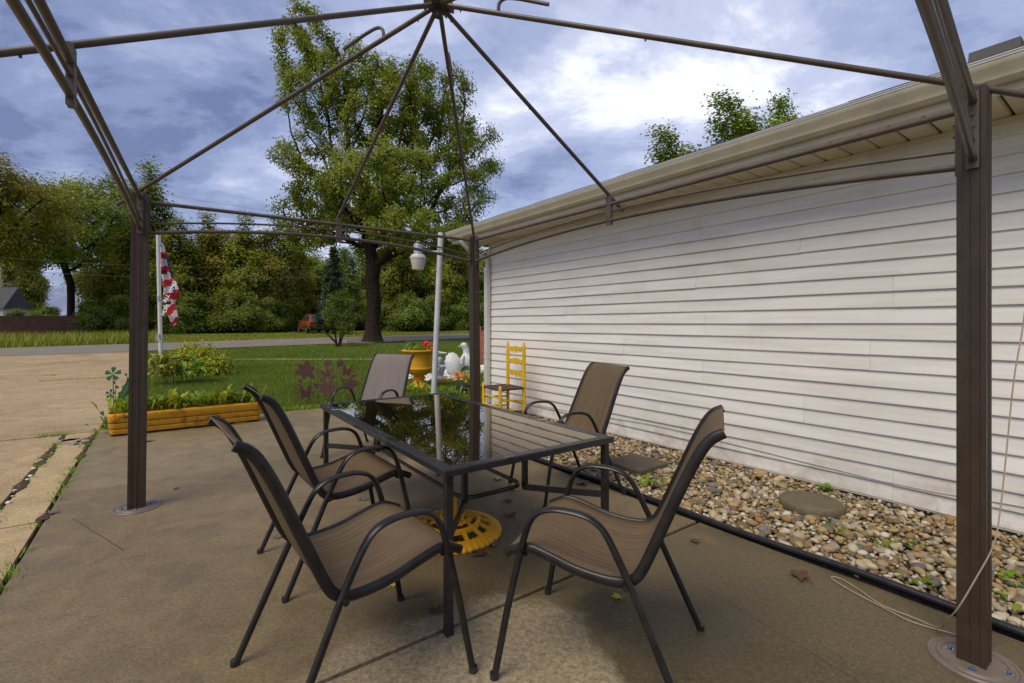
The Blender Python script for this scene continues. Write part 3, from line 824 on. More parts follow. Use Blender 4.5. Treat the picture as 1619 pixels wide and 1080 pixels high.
CH = [  # centre x, y, facing vector, label
    (-0.600, 1.800, (.775, .632), 'nearest sling chair on the left, its seat in front of the table leg'),
    (0.368, 1.890, (-.918, .397), 'nearest sling chair on the right, its back towards the gravel bed'),
    (-0.975, 2.680, (.79, .613), 'middle left sling chair, half hidden behind the nearest left one'),
    (0.420, 3.770, (-.914, -.405), 'brown sling chair beyond the table in front of the white siding'),
]
for i, (x, y, fv, lab) in enumerate(CH):
    c_ = chair_brown if i == 0 else copy_tree(chair_brown)
    c_.location = (x, y, 0.0005); c_.rotation_euler = (0, 0, math.atan2(fv[1], fv[0]))
    tag(c_, lab, 'chair', 'sling chairs around the table')
cg = copy_tree(chair_brown)
for ch in cg.children:
    if ch.name.startswith('sling') and not ch.name.startswith('sling_rail'):
        ch.data = ch.data.copy(); ch.data.materials[0] = M['sling_grey']
cg.location = (-1.44, 4.84, .0005); cg.rotation_euler = (0, 0, math.atan2(-.93, -.36))
tag(cg, 'greyish sling chair at the far end of the table near the urn', 'chair', 'sling chairs around the table')

# ------------------------------------------------------------------ umbrella base (yellow cast iron look)
def yellow_mat(name, col, dirt=0.5, scale=14.0, th=(0.60, 0.74)):
    m, nt, out = new_mat(name); N = NT(nt)
    v = N.coord(); a = N.noise(v, scale, 7, 0.68, 0.5); b_ = N.noise(v, 3.0, 5, 0.6); f = N.noise(v, 90, 4, 0.7)
    c = N.ramp(b_, [(0.3, tuple(x * .8 for x in col)), (0.7, col)])
    c = N.mix(N.rampf(a, th[0], th[1], 0, dirt), c, (0.06, 0.030, 0.010))
    p = N.n('ShaderNodeBsdfPrincipled', {'Base Color': c, 'Roughness': 0.55, 'Specular IOR Level': 0.4, 'Normal': N.bump(N.math('ADD', f, a), 0.4, 0.004)})
    nt.links.new(p.outputs[0], out.inputs[0]); return m
M['yellow'] = yellow_mat('yellow_cast_paint', (0.74, 0.37, 0.008), 0.15, 8)
M['urn'] = yellow_mat('mustard_urn_paint', (0.72, 0.36, 0.010), 0.30, 9)
M['trough'] = yellow_mat('worn_mustard_trough', (0.62, 0.30, 0.012), 0.9, 7, (0.50, 0.68))
ub = empty('umbrella_base', (-0.375, 2.98, 0), .3, 'yellow openwork cast umbrella base on the concrete under the table', 'umbrella base')
b = MB(); r0 = .30
b.lathe([(r0 - .075, .0), (r0, .0), (r0 + .006, .008), (r0 - .004, .024), (r0 - .03, .036), (r0 - .06, .044), (r0 - .075, .042), (r0 - .08, .03), (r0 - .078, 0.0)], 240, flute=lambda th, z: .045 * abs(math.sin(th * 24)) * (1 if z > .02 else .5), cap=False)
b.build('outer_ring', M['yellow'], ub, angle=60)
b = MB()
for (ra, rb, za) in ((.148, .178, .078), (.06, .078, .108)):
    b.lathe([(ra, za - .02), (rb, za - .024), (rb, za - .004), ((ra + rb) / 2, za + .004), (ra, za), (ra, za - .02)], 64, cap=False)
b.build('inner_ring', M['yellow'], ub)
for k in range(14):
    th = 2 * math.pi * k / 14
    b = MB(); d_ = Vector((math.cos(th), math.sin(th), 0)); b.bar(d_ * .168 + Vector((0, 0, .068)), d_ * .235 + Vector((0, 0, .036)), .020, .016); b.build('spoke', M['yellow'], ub, angle=0)
for k in range(12):
    th = 2 * math.pi * (k + .5) / 12; cc = Vector((math.cos(th), math.sin(th), 0)) * .114 + Vector((0, 0, .090))
    b = MB()
    pts = []
    for j in range(26):
        a_ = j * .55; rr = .030 * (1 - j / 30)
        pts.append(cc + Vector((rr * math.cos(a_), rr * math.sin(a_), .004 * j / 26)))
    b.tube(pts, .0045, 5); b.build('scroll', M['yellow'], ub)
b = MB(); b.lathe([(.03, .06), (.062, .082), (.05, .095), (.032, .10), (.030, .21), (.034, .215), (.034, .23), (.026, .23), (.026, .12), (0, .12)], 24, cap=False); b.build('sleeve', M['yellow'], ub)
for k in range(6):
    th = 2 * math.pi * k / 6 + .2; d_ = Vector((math.cos(th), math.sin(th), 0))
    b = MB(); b.bar(d_ * .07 + Vector((0, 0, .100)), d_ * .155 + Vector((0, 0, .072)), .012, .012); b.build('inner_spoke', M['yellow'], ub, angle=0)

# ------------------------------------------------------------------ gravel bed, edging, stones
M['gravelbed'] = pbr('gravel_soil', (0.075, 0.055, 0.032), 0.95, var=0.5, vscale=40, bump=0.8, spec=0.1)
def pebble_mat(name, stops, rough=0.6):
    m, nt, out = new_mat(name); N = NT(nt)
    g = N.n('ShaderNodeNewGeometry'); oi = N.n('ShaderNodeObjectInfo')
    f = N.math('FRACT', N.math('ADD', g.outputs['Random Per Island'], oi.outputs['Random']))
    c = N.ramp(f, stops, 'CONSTANT')
    nz = N.noise(N.coord((1, 1, 1)), 45.0, 5, 0.65)
    c = N.mix(0.6, c, N.ramp(nz, [(0.3, (0.30, 0.25, 0.18)), (0.55, (0.5, 0.5, 0.5)), (0.75, (0.68, 0.64, 0.56))]), 'OVERLAY')
    p = N.n('ShaderNodeBsdfPrincipled', {'Base Color': c, 'Roughness': rough, 'Specular IOR Level': 0.4, 'Normal': N.bump(nz, 0.2, 0.002)})
    nt.links.new(p.outputs[0], out.inputs[0]); return m
M['pebble'] = pebble_mat('river_pebble', [(0, (.34, .25, .12)), (.09, (.27, .17, .065)), (.18, (.44, .36, .22)), (.29, (.17, .11, .05)), (.36, (.36, .31, .21)), (.46, (.13, .125, .11)), (.53, (.50, .44, .32)), (.61, (.27, .18, .075)), (.70, (.32, .24, .17)), (.76, (.38, .28, .12)), (.85, (.58, .54, .46)), (.90, (.20, .14, .08)), (.96, (.18, .18, .17))])
M['whitestone'] = pebble_mat('white_marble_chip', [(0, (.66, .62, .56)), (.3, (.75, .73, .69)), (.6, (.58, .53, .46)), (.8, (.78, .76, .73))], .7)
gb = terrain_sheet('gravel_bed', wpoly([(-3.0, 2.86), (6.9, 2.86), (6.9, WV + .02), (-3.0, WV + .02)]), -0.012, M['gravelbed'])
tag(gb, 'bed of mixed tan river pebbles between patio and house wall')
def ico(sub, seed):
    bm = bmesh.new(); bmesh.ops.create_icosphere(bm, subdivisions=sub, radius=1.0)
    r_ = random.Random(seed)
    dirs = [Vector((r_.gauss(0, 1), r_.gauss(0, 1), r_.gauss(0, 1))).normalized() for _ in range(5)]
    am = [r_.uniform(-.16, .16) for _ in dirs]
    for v_ in bm.verts:
        n = v_.co.normalized(); k = 1 + sum(a_ * max(0, n.dot(d_)) ** 2 for a_, d_ in zip(am, dirs)); v_.co = n * k
    vv = np.array([v_.co[:] for v_ in bm.verts]); ff = np.array([[x.index for x in f.verts] for f in bm.faces]); bm.free()
    return vv, ff
IC = [ico(2, s_) for s_ in range(8)]
def rotz_many(a):
    c_, s_ = np.cos(a), np.sin(a); z_ = np.zeros_like(a); o_ = np.ones_like(a)
    return np.stack([np.stack([c_, -s_, z_], 1), np.stack([s_, c_, z_], 1), np.stack([z_, z_, o_], 1)], 1)
def rock_pile(rng, pos, size, flat=(.55, .8)):
    n = len(pos); ty = rng.integers(0, 8, n)
    ax = np.stack([size * rng.uniform(.9, 1.35, n), size * rng.uniform(.7, 1.0, n), size * rng.uniform(flat[0], flat[1], n)], 1)
    rz = rng.uniform(0, 6.28, n); tx = rng.normal(0, .28, n)
    Rz = rotz_many(rz)
    c_, s_ = np.cos(tx), np.sin(tx); z_ = np.zeros(n); o_ = np.ones(n)
    Rx = np.stack([np.stack([o_, z_, z_], 1), np.stack([z_, c_, -s_], 1), np.stack([z_, s_, c_], 1)], 1)
    Mx = np.einsum('nij,njk->nik', Rz, Rx) * ax[:, None, :]
    return ty, Mx
def joined_rocks(name, pos, ty, Mx, mat, parent=None, lod=None):
    VS, FS, o = [], [], 0
    for t in range(8):
        idx = np.where(ty == t)[0]
        if not len(idx): continue
        v_, f_ = IC[t] if lod is None else lod[t]
        q = np.einsum('nij,kj->nki', Mx[idx], v_) + pos[idx][:, None, :]
        k = len(v_)
        ff = f_[None] + (np.arange(len(idx)) * k)[:, None, None] + o
        VS.append(q.reshape(-1, 3)); FS.append(ff.reshape(-1, 3)); o += k * len(idx)
    ob = np_mesh(name, np.concatenate(VS), np.concatenate(FS), mat, parent, smooth=True)
    return ob
IC1 = [ico(1, s_) for s_ in range(8)]
rng = np.random.default_rng(5)
def scatter(u0, u1, v0, v1, sp, jit=.45):
    a_ = np.arange(u0, u1, sp); b_ = np.arange(v0, v1, sp * .9)
    A, B = np.meshgrid(a_, b_); A = A.ravel() + rng.uniform(-jit, jit, A.size) * sp; B = B.ravel() + rng.uniform(-jit, jit, B.size) * sp
    return A, B
A1, B1 = scatter(-.6, 6.6, 2.905, WV - .02, .034); A2_, B2_ = scatter(-.6, 6.6, 2.92, WV - .03, .043)
AA = np.concatenate([A1, A2_]); BB = np.concatenate([B1, B2_])
sz = np.concatenate([rng.gamma(9, .0155 / 9, len(A1)), rng.gamma(6, .0180 / 6, len(A2_))]); sz = np.clip(sz, .008, .040)
zz = np.concatenate([rng.uniform(-.006, .010, len(A1)), rng.uniform(.006, .026, len(A2_))]) + .004
PAVER = W(2.80, 3.42); RSTONE = W(1.46, 3.66)
pos = np.stack([AA * UV.x + BB * VV.x, AA * UV.y + BB * VV.y, zz], 1)
keep = (np.hypot(pos[:, 0] - RSTONE.x, pos[:, 1] - RSTONE.y) > .195) & ~((np.abs(AA - 2.80) < .20) & (np.abs(BB - 3.42) < .20))
pos, sz = pos[keep], sz[keep]
ty, Mx = rock_pile(rng, pos, sz)
dist = np.hypot(pos[:, 0], pos[:, 1]); prx = pos[:, 0] / np.maximum(pos[:, 1], .1) * FPX + CXP
vis = (prx < 1640) & (prx > 900)
score = np.where(vis & (pos[:, 2] > .012), sz / dist, 0); order = np.argsort(-score)
big = order[:300]; rest = np.setdiff1d(np.arange(len(pos)), big)
pm = []
for t in range(8):
    v_, f_ = IC[t]
    me = bpy.data.meshes.new('pebble'); me.from_pydata(v_.tolist(), [], f_.tolist()); me.materials.append(M['pebble']); me.shade_smooth(); pm.append(me)
for i in big:
    o = bpy.data.objects.new('pebble', pm[ty[i]]); C.objects.link(o); o.parent = gb
    m4 = Matrix(Mx[i].tolist()).to_4x4(); m4.translation = pos[i].tolist(); o.matrix_local = m4
nr_ = rest[dist[rest] < 3.4]; fr_ = rest[dist[rest] >= 3.4]
pj = joined_rocks('pebble_bed', pos[nr_], ty[nr_], Mx[nr_], M['pebble'], gb, IC1); tag(pj, kind='stuff')
pj = joined_rocks('pebble_bed', pos[fr_], ty[fr_], Mx[fr_], M['pebble'], gb, IC1); tag(pj, kind='stuff')
# black plastic edging
M['plastic'] = pbr('black_plastic', (0.012, 0.012, 0.014), 0.33, var=0.3, vscale=25, spec=0.5)
b = MB(); rs = random.Random(8)
pts = [W(-1.2 + k * .35, 2.868 + .012 * math.sin(k * 1.3) + rs.uniform(-.006, .006), .026 + rs.uniform(-.004, .004)) for k in range(24)]
b.tube(smooth(pts, 4), .019, 10)
for i in range(len(pts) - 1): b.bar(pts[i] - Vector((0, 0, .024)), pts[i + 1] - Vector((0, 0, .024)), .006, .05)
ed = b.build('garden_edging', M['plastic'], angle=40); tag(ed, 'black plastic garden edging along the gravel bed', 'edging')
# paver and round stone
M['paver'] = concrete('paver_stone', (.115, .092, .066), (.07, .055, .04), (.16, .13, .095), rough=(.6, .9))
M['rstone'] = concrete('round_step', (.135, .118, .068), (.085, .078, .040), (.185, .160, .10), rough=(.7, .95), moss=(.06, .065, .02), pits=1.0)
b = MB(); c_ = PAVER
def bev_box(b, c, d, e_, ex, ey):
    c = Vector(c); a_, h_ = d[0] / 2, d[1] / 2
    vs_ = []
    for (ins, z) in ((0, -d[2]), (0, -e_), (e_, 0)):
        for sx, sy in ((-1, -1), (1, -1), (1, 1), (-1, 1)): vs_.append(c + ex * sx * (a_ - ins) + ey * sy * (h_ - ins) + Vector((0, 0, z)))
    b.add(vs_, [(0, 1, 5, 4), (1, 2, 6, 5), (2, 3, 7, 6), (3, 0, 4, 7), (4, 5, 9, 8), (5, 6, 10, 9), (6, 7, 11, 10), (7, 4, 8, 11), (8, 9, 10, 11)])
bev_box(b, (c_.x, c_.y, .068), (.40, .40, .07), .008, UV, VV)
o = b.build('stepping_stone', M['paver'], origin=c_, angle=0); tag(o, 'square grey concrete paver lying in the gravel bed', 'stepping stone')
b = MB(); b.lathe([(.19, 0), (.198, .03), (.196, .058), (.186, .068), (.10, .069), (0, .069)], 40, flute=lambda th, z: .012 * math.sin(7 * th) + .008 * math.sin(17 * th + 1))
b.v = [tuple(Vector(q) + RSTONE) for q in b.v]
o = b.build('stepping_stone', M['rstone'], origin=RSTONE, angle=50); tag(o, 'round mossy brown stepping stone in the gravel bed', 'stepping stone')
# cord from the frame to the ground
M['cord'] = pbr('tan_cord', (0.36, 0.29, 0.19), 0.6)
b = MB()
pts = [(1.955, 1.78, 1.95), (1.93, 1.775, 1.58), (1.895, 1.77, 1.30), (1.86, 1.77, 1.09), (1.825, 1.765, .80), (1.795, 1.755, .62), (1.765, 1.750, .49), (1.715, 1.765, .36), (1.672, 1.79, .235), (1.695, 1.87, .13), (1.755, 1.95, .06), (1.80, 2.04, .008), (1.77, 2.10, .006), (1.70, 2.20, .006), (1.69, 2.33, .006), (1.665, 2.43, .006), (1.625, 2.43, .006), (1.64, 2.33, .006), (1.70, 2.16, .006), (1.74, 2.07, .006), (1.86, 1.98, .006)]
b.tube(smooth(pts, 5), .0027, 6)
o = b.build('cord', M['cord'], origin=(1.8, 1.95, 0)); tag(o, 'thin tan cord hanging by the near post and looped on the concrete', 'cord')

# ------------------------------------------------------------------ vegetation makers
LM = {}
LM['big'] = leaf_mat('maple_leaf', [(.095, .135, .010), (.180, .225, .015), (.280, .305, .022), (.38, .33, .028)], .45)
LM['mid'] = leaf_mat('wood_leaf', [(.092, .132, .010), (.180, .220, .015), (.285, .300, .022), (.39, .35, .028)], .42)
LM['dark'] = leaf_mat('dark_leaf', [(.058, .094, .011), (.112, .158, .016), (.185, .228, .023), (.26, .28, .03)], .40)
LM['yellow'] = leaf_mat('yellowing_leaf', [(.12, .14, .010), (.23, .22, .013), (.35, .30, .018), (.46, .35, .022)], .45)
LM['conifer'] = leaf_mat('spruce_needle', [(.030, .042, .024), (.050, .066, .038), (.080, .095, .058)], .12)
LM['bright'] = leaf_mat('bright_leaf', [(.200, .270, .010), (.34, .40, .016), (.50, .52, .026), (.62, .60, .04)], .35)
LM['fresh'] = leaf_mat('fresh_leaf', [(.095, .175, .014), (.18, .285, .022), (.29, .38, .036), (.40, .46, .06)], .34)
LM['hosta'] = leaf_mat('hosta_leaf', [(.13, .20, .02), (.26, .32, .04), (.46, .46, .09), (.62, .56, .17)], .25)
LM['grass'] = leaf_mat('grass_blade', [(.080, .130, .012), (.125, .185, .018), (.180, .235, .027), (.250, .275, .045)], .30, .6)
LM['tall'] = leaf_mat('tall_grass', [(.130, .160, .012), (.220, .225, .018), (.310, .285, .028), (.40, .33, .05)], .3, .6)
M['bark'] = pbr('grey_bark', (0.032, 0.024, 0.017), 0.95, var=0.6, vscale=9, bump=1.0, bscale=10, spec=0.05)
M['bark2'] = pbr('dark_bark', (0.025, 0.019, 0.013), 0.9, var=0.4, vscale=6, bump=0.8, bscale=12, spec=0.15)
M['stem'] = pbr('green_stem', (0.10, 0.14, 0.03), 0.7)

def colonize(rng, att, trunk, step, infl, kill, iters=120, bias=(0, 0, .08)):
    pos = [np.array(p, float) for p in trunk]; par = [-1] + list(range(len(trunk) - 1))
    A = att.copy(); P = np.array(pos)
    d = np.linalg.norm(A[:, None] - P[None], axis=2); ni = d.argmin(1); nd = d.min(1)
    bias = np.array(bias)
    for it in range(iters):
        act = nd < infl
        if not act.any():
            if len(A) == 0: break
            act = nd < nd.min() + step
        idx = ni[act]; vec = A[act] - P[idx]; vec /= np.linalg.norm(vec, axis=1)[:, None] + 1e-9
        uq, inv = np.unique(idx, return_inverse=True)
        acc = np.zeros((len(uq), 3)); np.add.at(acc, inv, vec)
        acc /= np.linalg.norm(acc, axis=1)[:, None] + 1e-9
        acc += bias + rng.normal(0, .12, acc.shape); acc /= np.linalg.norm(acc, axis=1)[:, None] + 1e-9
        new = P[uq] + acc * step
        far = np.array([np.min(((P - q) ** 2).sum(1)) for q in new]) > (step * .55) ** 2   # no doubling back
        stuck = uq[~far]
        if len(stuck):
            k = ~np.isin(ni, stuck) | ~(nd < infl); A = A[k]; nd = nd[k]; ni = ni[k]
        if not far.any():
            if len(A) == 0: break
            continue
        new = new[far]; uq = uq[far]
        o = len(P); P = np.concatenate([P, new]); par += uq.tolist()
        dn = np.linalg.norm(A[:, None] - new[None], axis=2); mi_ = dn.argmin(1); md = dn.min(1)
        up = md < nd; nd[up] = md[up]; ni[up] = mi_[up] + o
        k = nd > kill; A = A[k]; nd = nd[k]; ni = ni[k]
        if len(A) == 0 or len(P) > 9000: break
    return P, np.array(par)
def branch_mesh(name, P, par, base_r, mat, parent, min_r=.012, power=.5, sides=6, thick_sides=10):
    n = len(P); cnt = np.zeros(n); ch = np.zeros(n, int)
    for i in range(n - 1, 0, -1):
        if cnt[i] == 0: cnt[i] = 1
        cnt[par[i]] += cnt[i]
    cnt[0] = max(cnt[0], cnt[1])
    r_ = np.maximum(base_r * (cnt / cnt[0]) ** power, min_r)
    i = np.arange(1, n); a = P[par[1:]]; b = P[1:]
    ra, rb = r_[par[1:]], r_[1:]; ra = np.minimum(ra, rb * 1.35 + .004)
    t = b - a; L = np.linalg.norm(t, axis=1); t /= L[:, None] + 1e-9
    ref = np.where(np.abs(t[:, 2:3]) > .9, np.array([[1., 0, 0]]), np.array([[0, 0, 1.]]))
    e1 = np.cross(t, ref); e1 /= np.linalg.norm(e1, axis=1)[:, None]; e2 = np.cross(t, e1)
    th = np.arange(sides) * 2 * np.pi / sides
    ring = np.cos(th)[None, :, None] * e1[:, None] + np.sin(th)[None, :, None] * e2[:, None]
    va = a[:, None] + ring * ra[:, None, None]; vb = (b + t * (rb * .4)[:, None])[:, None] + ring * rb[:, None, None]
    vs_ = np.concatenate([va, vb], 1).reshape(-1, 3)
    k = np.arange(sides); q = np.stack([k, (k + 1) % sides, (k + 1) % sides + sides, k + sides], 1)
    fs_ = (q[None] + (np.arange(n - 1) * 2 * sides)[:, None, None]).reshape(-1, 4)
    return np_mesh(name, vs_, fs_, mat, parent, smooth=True), r_, cnt
def leaf_cards(rng, cen, size, up=.6, aspect=.62, fold=.25, droop=None, out=0.0, axis=None):
    n = len(cen)
    nrm = rng.normal(size=(n, 3)) * (.75 if out else 1); nrm[:, 2] = np.abs(nrm[:, 2]) + up
    if out:                               # leaves turn their faces outwards from the crown, to the light
        c0 = cen.mean(0) if axis is None else np.array(axis); ov = cen - c0; ov[:, 2] *= .5; ov /= np.linalg.norm(ov, axis=1)[:, None] + 1e-6; nrm = nrm + ov * out
    if True: pass; nrm /= np.linalg.norm(nrm, axis=1)[:, None]
    d = rng.normal(size=(n, 3));
    if droop is not None: d = d * .6 + droop
    d -= nrm * (d * nrm).sum(1)[:, None]; d /= np.linalg.norm(d, axis=1)[:, None] + 1e-9
    s = np.cross(nrm, d)
    L = (size if np.ndim(size) else np.full(n, size)) * rng.uniform(.65, 1.3, n); Wd = L * aspect * rng.uniform(.8, 1.2, n)
    L = L[:, None]; Wd = Wd[:, None]
    v0 = cen - d * L * .5; v1 = cen + s * Wd * .5 + nrm * Wd * fold; v2 = cen + d * L * .5; v3 = cen - s * Wd * .5 + nrm * Wd * fold
    vs_ = np.stack([v0, v1, v2, v3], 1).reshape(-1, 3)
    fs_ = np.arange(4 * n).reshape(n, 4)
    return vs_, fs_
def ellipsoid_pts(rng, n, c, r_, shell=0.0):
    d = rng.normal(size=(n, 3)); d /= np.linalg.norm(d, axis=1)[:, None]
    rad = rng.uniform(shell ** 3, 1, n) ** (1 / 3)
    return np.array(c) + d * rad[:, None] * np.array(r_)

def make_tree(name, seed, lobes, trunk_h, trunk_r, natt, step, infl, kill, leaf_n, leaf_s, leafm, sigma, bark='bark', lean=(0, 0), power=.52, up=1.3, droopz=0.0, tipmax=3):
    rng = np.random.default_rng(seed)
    root = empty(name)
    vols = np.array([l[1][0] * l[1][1] * l[1][2] for l in lobes]); vols = vols / vols.sum()
    att = np.concatenate([ellipsoid_pts(rng, max(8, int(natt * w_)), l[0], l[1], .25) for l, w_ in zip(lobes, vols)])
    k = max(4, int(trunk_h / step)); tr = [(lean[0] * j / k + .05 * math.sin(j * .9 + seed), lean[1] * j / k, trunk_h * j / k) for j in range(k + 1)]
    P, par = colonize(rng, att, tr, step, infl, kill)
    tob, r_, cnt = branch_mesh('trunk', P, par, trunk_r, M[bark], root, power=power)
    # root flare as part of the trunk mesh is approximated by a flared collar joined into it
    b = MB(); b.lathe([(trunk_r * 1.75, -.1), (trunk_r * 1.38, .12), (trunk_r * 1.15, .45), (trunk_r * 1.03, 1.0), (trunk_r * 0.9, 1.5)], 18, flute=lambda th, z: .09 * max(0, 1 - z) * math.sin(5 * th + seed), cap=False)
    b.build('root_flare', M[bark], root, angle=60)
    tips = np.where(cnt <= tipmax)[0]; tips = tips[tips > k]
    cen = P[rng.choice(tips, leaf_n)] + rng.normal(0, sigma, (leaf_n, 3)) * np.array([1, 1, .8])
    cen[:, 2] -= droopz * np.abs(rng.normal(0, 1, leaf_n))
    vs_, fs_ = leaf_cards(rng, cen, leaf_s, .45, out=1.5)
    np_mesh('crown', vs_, fs_, LM[leafm], root)
    return root
def place(root, x, y, rz=0, sc=1.0, z=None, label=None, cat='tree', group=None, leaf=None, scz=None):
    root.location = (x, y, tz(y) - .03 if z is None else z); root.rotation_euler = (0, 0, rz)
    root.scale = (sc, sc, scz or sc)
    tag(root, label, cat, group)
    if leaf:
        for ch in root.children:
            if ch.name.startswith('crown'):
                ch.material_slots[0].link = 'OBJECT'; ch.material_slots[0].material = LM[leaf]
    return root
GRP = 'trees beyond the road'
# the large shade tree on the lawn
b0 = G(590, 540)
def px_at(px, py, y, x0, z0): return ((px - CXP) / FPX * y - x0, CAMH - (py - HOR) / FPX * y - z0)
def lobe(px, py, rx, rz_, dy=0, ry=None):
    y = b0.y + dy; X, Z = px_at(px, py, y, b0.x, b0.z)
    k = y / FPX
    return ((X, dy, Z), (rx * k, (ry or rx) * k * .9, rz_ * k))
lobes = [lobe(478, 70, 46, 72), lobe(508, 160, 70, 60, -.5), lobe(560, 130, 68, 70), lobe(500, 255, 75, 48, -1), lobe(610, 190, 105, 95, 0), lobe(690, 180, 68, 80, 1), lobe(735, 250, 66, 66, .5),
         lobe(620, 290, 120, 60, -1.5), lobe(725, 305, 66, 48, -1), lobe(475, 335, 58, 34, -.5), lobe(560, 330, 95, 45, 2.5), lobe(655, 362, 90, 34, -2.5), lobe(540, 372, 80, 30, 1.0), lobe(715, 368, 55, 34, 0), lobe(480, 372, 45, 24, -.3), lobe(610, 385, 60, 22, 2.5), lobe(690, 395, 60, 22, -.5), lobe(640, 405, 55, 20, 3.0), lobe(745, 385, 40, 24, .5), lobe(655, 140, 55, 55, 1), lobe(520, 40 + 35, 30, 30, .6)]
big = make_tree('shade_tree', 3, lobes, 4.0, .42, 2300, .38, 3.4, .64, 122000, .150, 'big', .24, power=.50, tipmax=2)
place(big, b0.x, b0.y, label='tall spreading shade tree with a thick trunk on the lawn')
M['edgering'] = M['plastic']
b = MB(); b.tube([(b0.x + .3 + 1.65 * math.cos(t * .1963), b0.y - .2 + 1.65 * math.sin(t * .1963), tz(b0.y - .2 + 1.65 * math.sin(t * .1963)) + .005) for t in range(32)], .03, 6, side=(0, 0, 1), r2=.012, closed=True)
o = b.build('tree_ring', M['plastic'], origin=(b0.x, b0.y, b0.z)); tag(o, 'black plastic ring edging around the shade tree on the lawn', 'edging')

# prototypes for the wood behind the road
def crown_lobes(rng, h, w, low, n):
    out = []
    for i in range(n):
        t = (i + .5) / n; z = low + (h - low) * t * .93; rr = w * (math.sin(math.pi * min(1, .18 + t * .8)) ** .7)
        a = rng.uniform(0, 6.28); d = rr * rng.uniform(.15, .55)
        out.append(((d * math.cos(a), d * math.sin(a), z), (rr * rng.uniform(.45, .75), rr * rng.uniform(.45, .75), (h - low) / n * rng.uniform(.9, 1.5))))
    return out
rr_ = random.Random(21)
PA = make_tree('maple_tree', 31, crown_lobes(rr_, 11, 4.2, 2.0, 9), 2.2, .26, 900, .5, 3.5, .85, 34000, .24, 'mid', .42, 'bark2', tipmax=3)
PB = make_tree('box_elder_tree', 32, crown_lobes(rr_, 9.5, 4.8, 1.0, 8), 1.4, .22, 900, .5, 3.5, .85, 34000, .24, 'mid', .45, 'bark2', tipmax=3)
PC = make_tree('thicket_shrub', 33, crown_lobes(rr_, 4.6, 2.9, .25, 7), .5, .10, 600, .35, 2.5, .6, 26000, .19, 'dark', .34, 'bark2', tipmax=3)
PD = make_tree('slender_tree', 34, crown_lobes(rr_, 12.5, 2.6, 3.2, 9), 3.4, .17, 600, .5, 3.5, .8, 13000, .26, 'mid', .40, 'bark2', tipmax=3)
def spot(px, Y): return ((px - CXP) / FPX * Y, Y)
PL = make_tree('spreading_tree', 35, [((0, 0, 8.5), (4.6, 4.2, 2.6)), ((2.6, 0, 6.2), (2.6, 2.4, 1.4)), ((-2.8, .5, 6.6), (2.4, 2.4, 1.6)), ((1.0, -1.5, 10.3), (2.8, 2.6, 1.6)), ((4.2, .5, 8.0), (1.8, 1.8, 1.2)), ((.5, 2.0, 5.4), (2.0, 2.0, 1.0))], 3.6, .22, 560, .5, 4.0, .9, 22000, .20, 'mid', .40, 'bark', tipmax=2)
used = set()
def put(proto, px, Y, sc, rz, lab, leaf, cat='tree', scz=None, group=GRP):
    r_ = proto if proto.name not in used else copy_tree(proto)
    used.add(proto.name)
    x, y = spot(px, Y)
    return place(r_, x, y, rz, sc, label=lab, leaf=leaf, cat=cat, group=group, scz=scz)
# left side of the picture
put(PL, -45, 33, 1.15, .1, 'yellowing leafy tree at the far left edge, limbs over the fence', 'yellow', scz=1.12)
put(PL, 112, 42, 1.25, 2.1, 'green tree with a thick trunk rising behind the brown fence', 'mid', scz=1.22)
put(PD, 240, 46, 1.15, .4, 'thin sparse tree behind the left gazebo post', 'mid', scz=1.32)
put(PD, 265, 50, 0.80, 3.4, 'thin sparse tree just right of the left gazebo post', 'mid', scz=.80)
put(PA, 50, 74, 1.0, 4.0, 'distant green tree behind the far house roof', 'mid', scz=1.2)
put(PB, 185, 50, 0.95, 3.0, 'broad green tree left of the left gazebo post, behind the white shed', 'mid', scz=1.2)
# wood in the middle
put(PB, 300, 48, .98, 1.0, 'bushy green tree directly behind the hanging flag', 'mid', scz=1.02)
put(PA, 365, 50, .92, 5.0, 'yellow-green tree right of the flag in the tree line', 'yellow', scz=.95)
put(PB, 420, 47, .85, 2.0, 'dense green tree in the tree line between flag and red car', 'mid', scz=.98)
put(PA, 470, 58, 1.0, .2, 'green tree rising behind the parked red car', 'mid', scz=.95)
put(PA, 545, 60, 1.0, 3.3, 'dark tree behind the spruce left of the big trunk', 'dark', scz=.95)
put(PB, 640, 55, 1.05, 4.4, 'dark green tree just right of the big trunk beyond the road', 'dark', scz=1.15)
put(PA, 710, 58, .95, 1.7, 'dark green tree behind the yard light pole', 'dark', scz=1.15)
put(PB, 770, 62, 1.1, .9, 'dark green tree by the house corner beyond the road', 'dark')
put(PA, 850, 66, 1.1, .9, 'tree hidden mostly behind the house corner beyond the road', 'dark')
for i, (px, Y, sc, sz_, lab, lf) in enumerate(((285, 44, .95, .86, 'slender tree with light leaves closest behind the flag', 'mid'), (330, 47, 1.0, .95, 'slender pale tree a little right of the flag', 'yellow'), (385, 45, 1.0, .90, 'slender tree in the middle of the tree line', 'mid'), (440, 48, 1.05, .95, 'slender tree left of the red car', 'mid'), (468, 52, .9, .90, 'slender bright tree right behind the red car', 'yellow'), (620, 50, .95, .95, 'slender tree right of the big trunk', 'mid'), (715, 52, 1.0, 1.0, 'slender tree near the yard light', 'mid'))):
    put(PD, px, Y, sc, i * 1.9, lab, lf, scz=sz_)
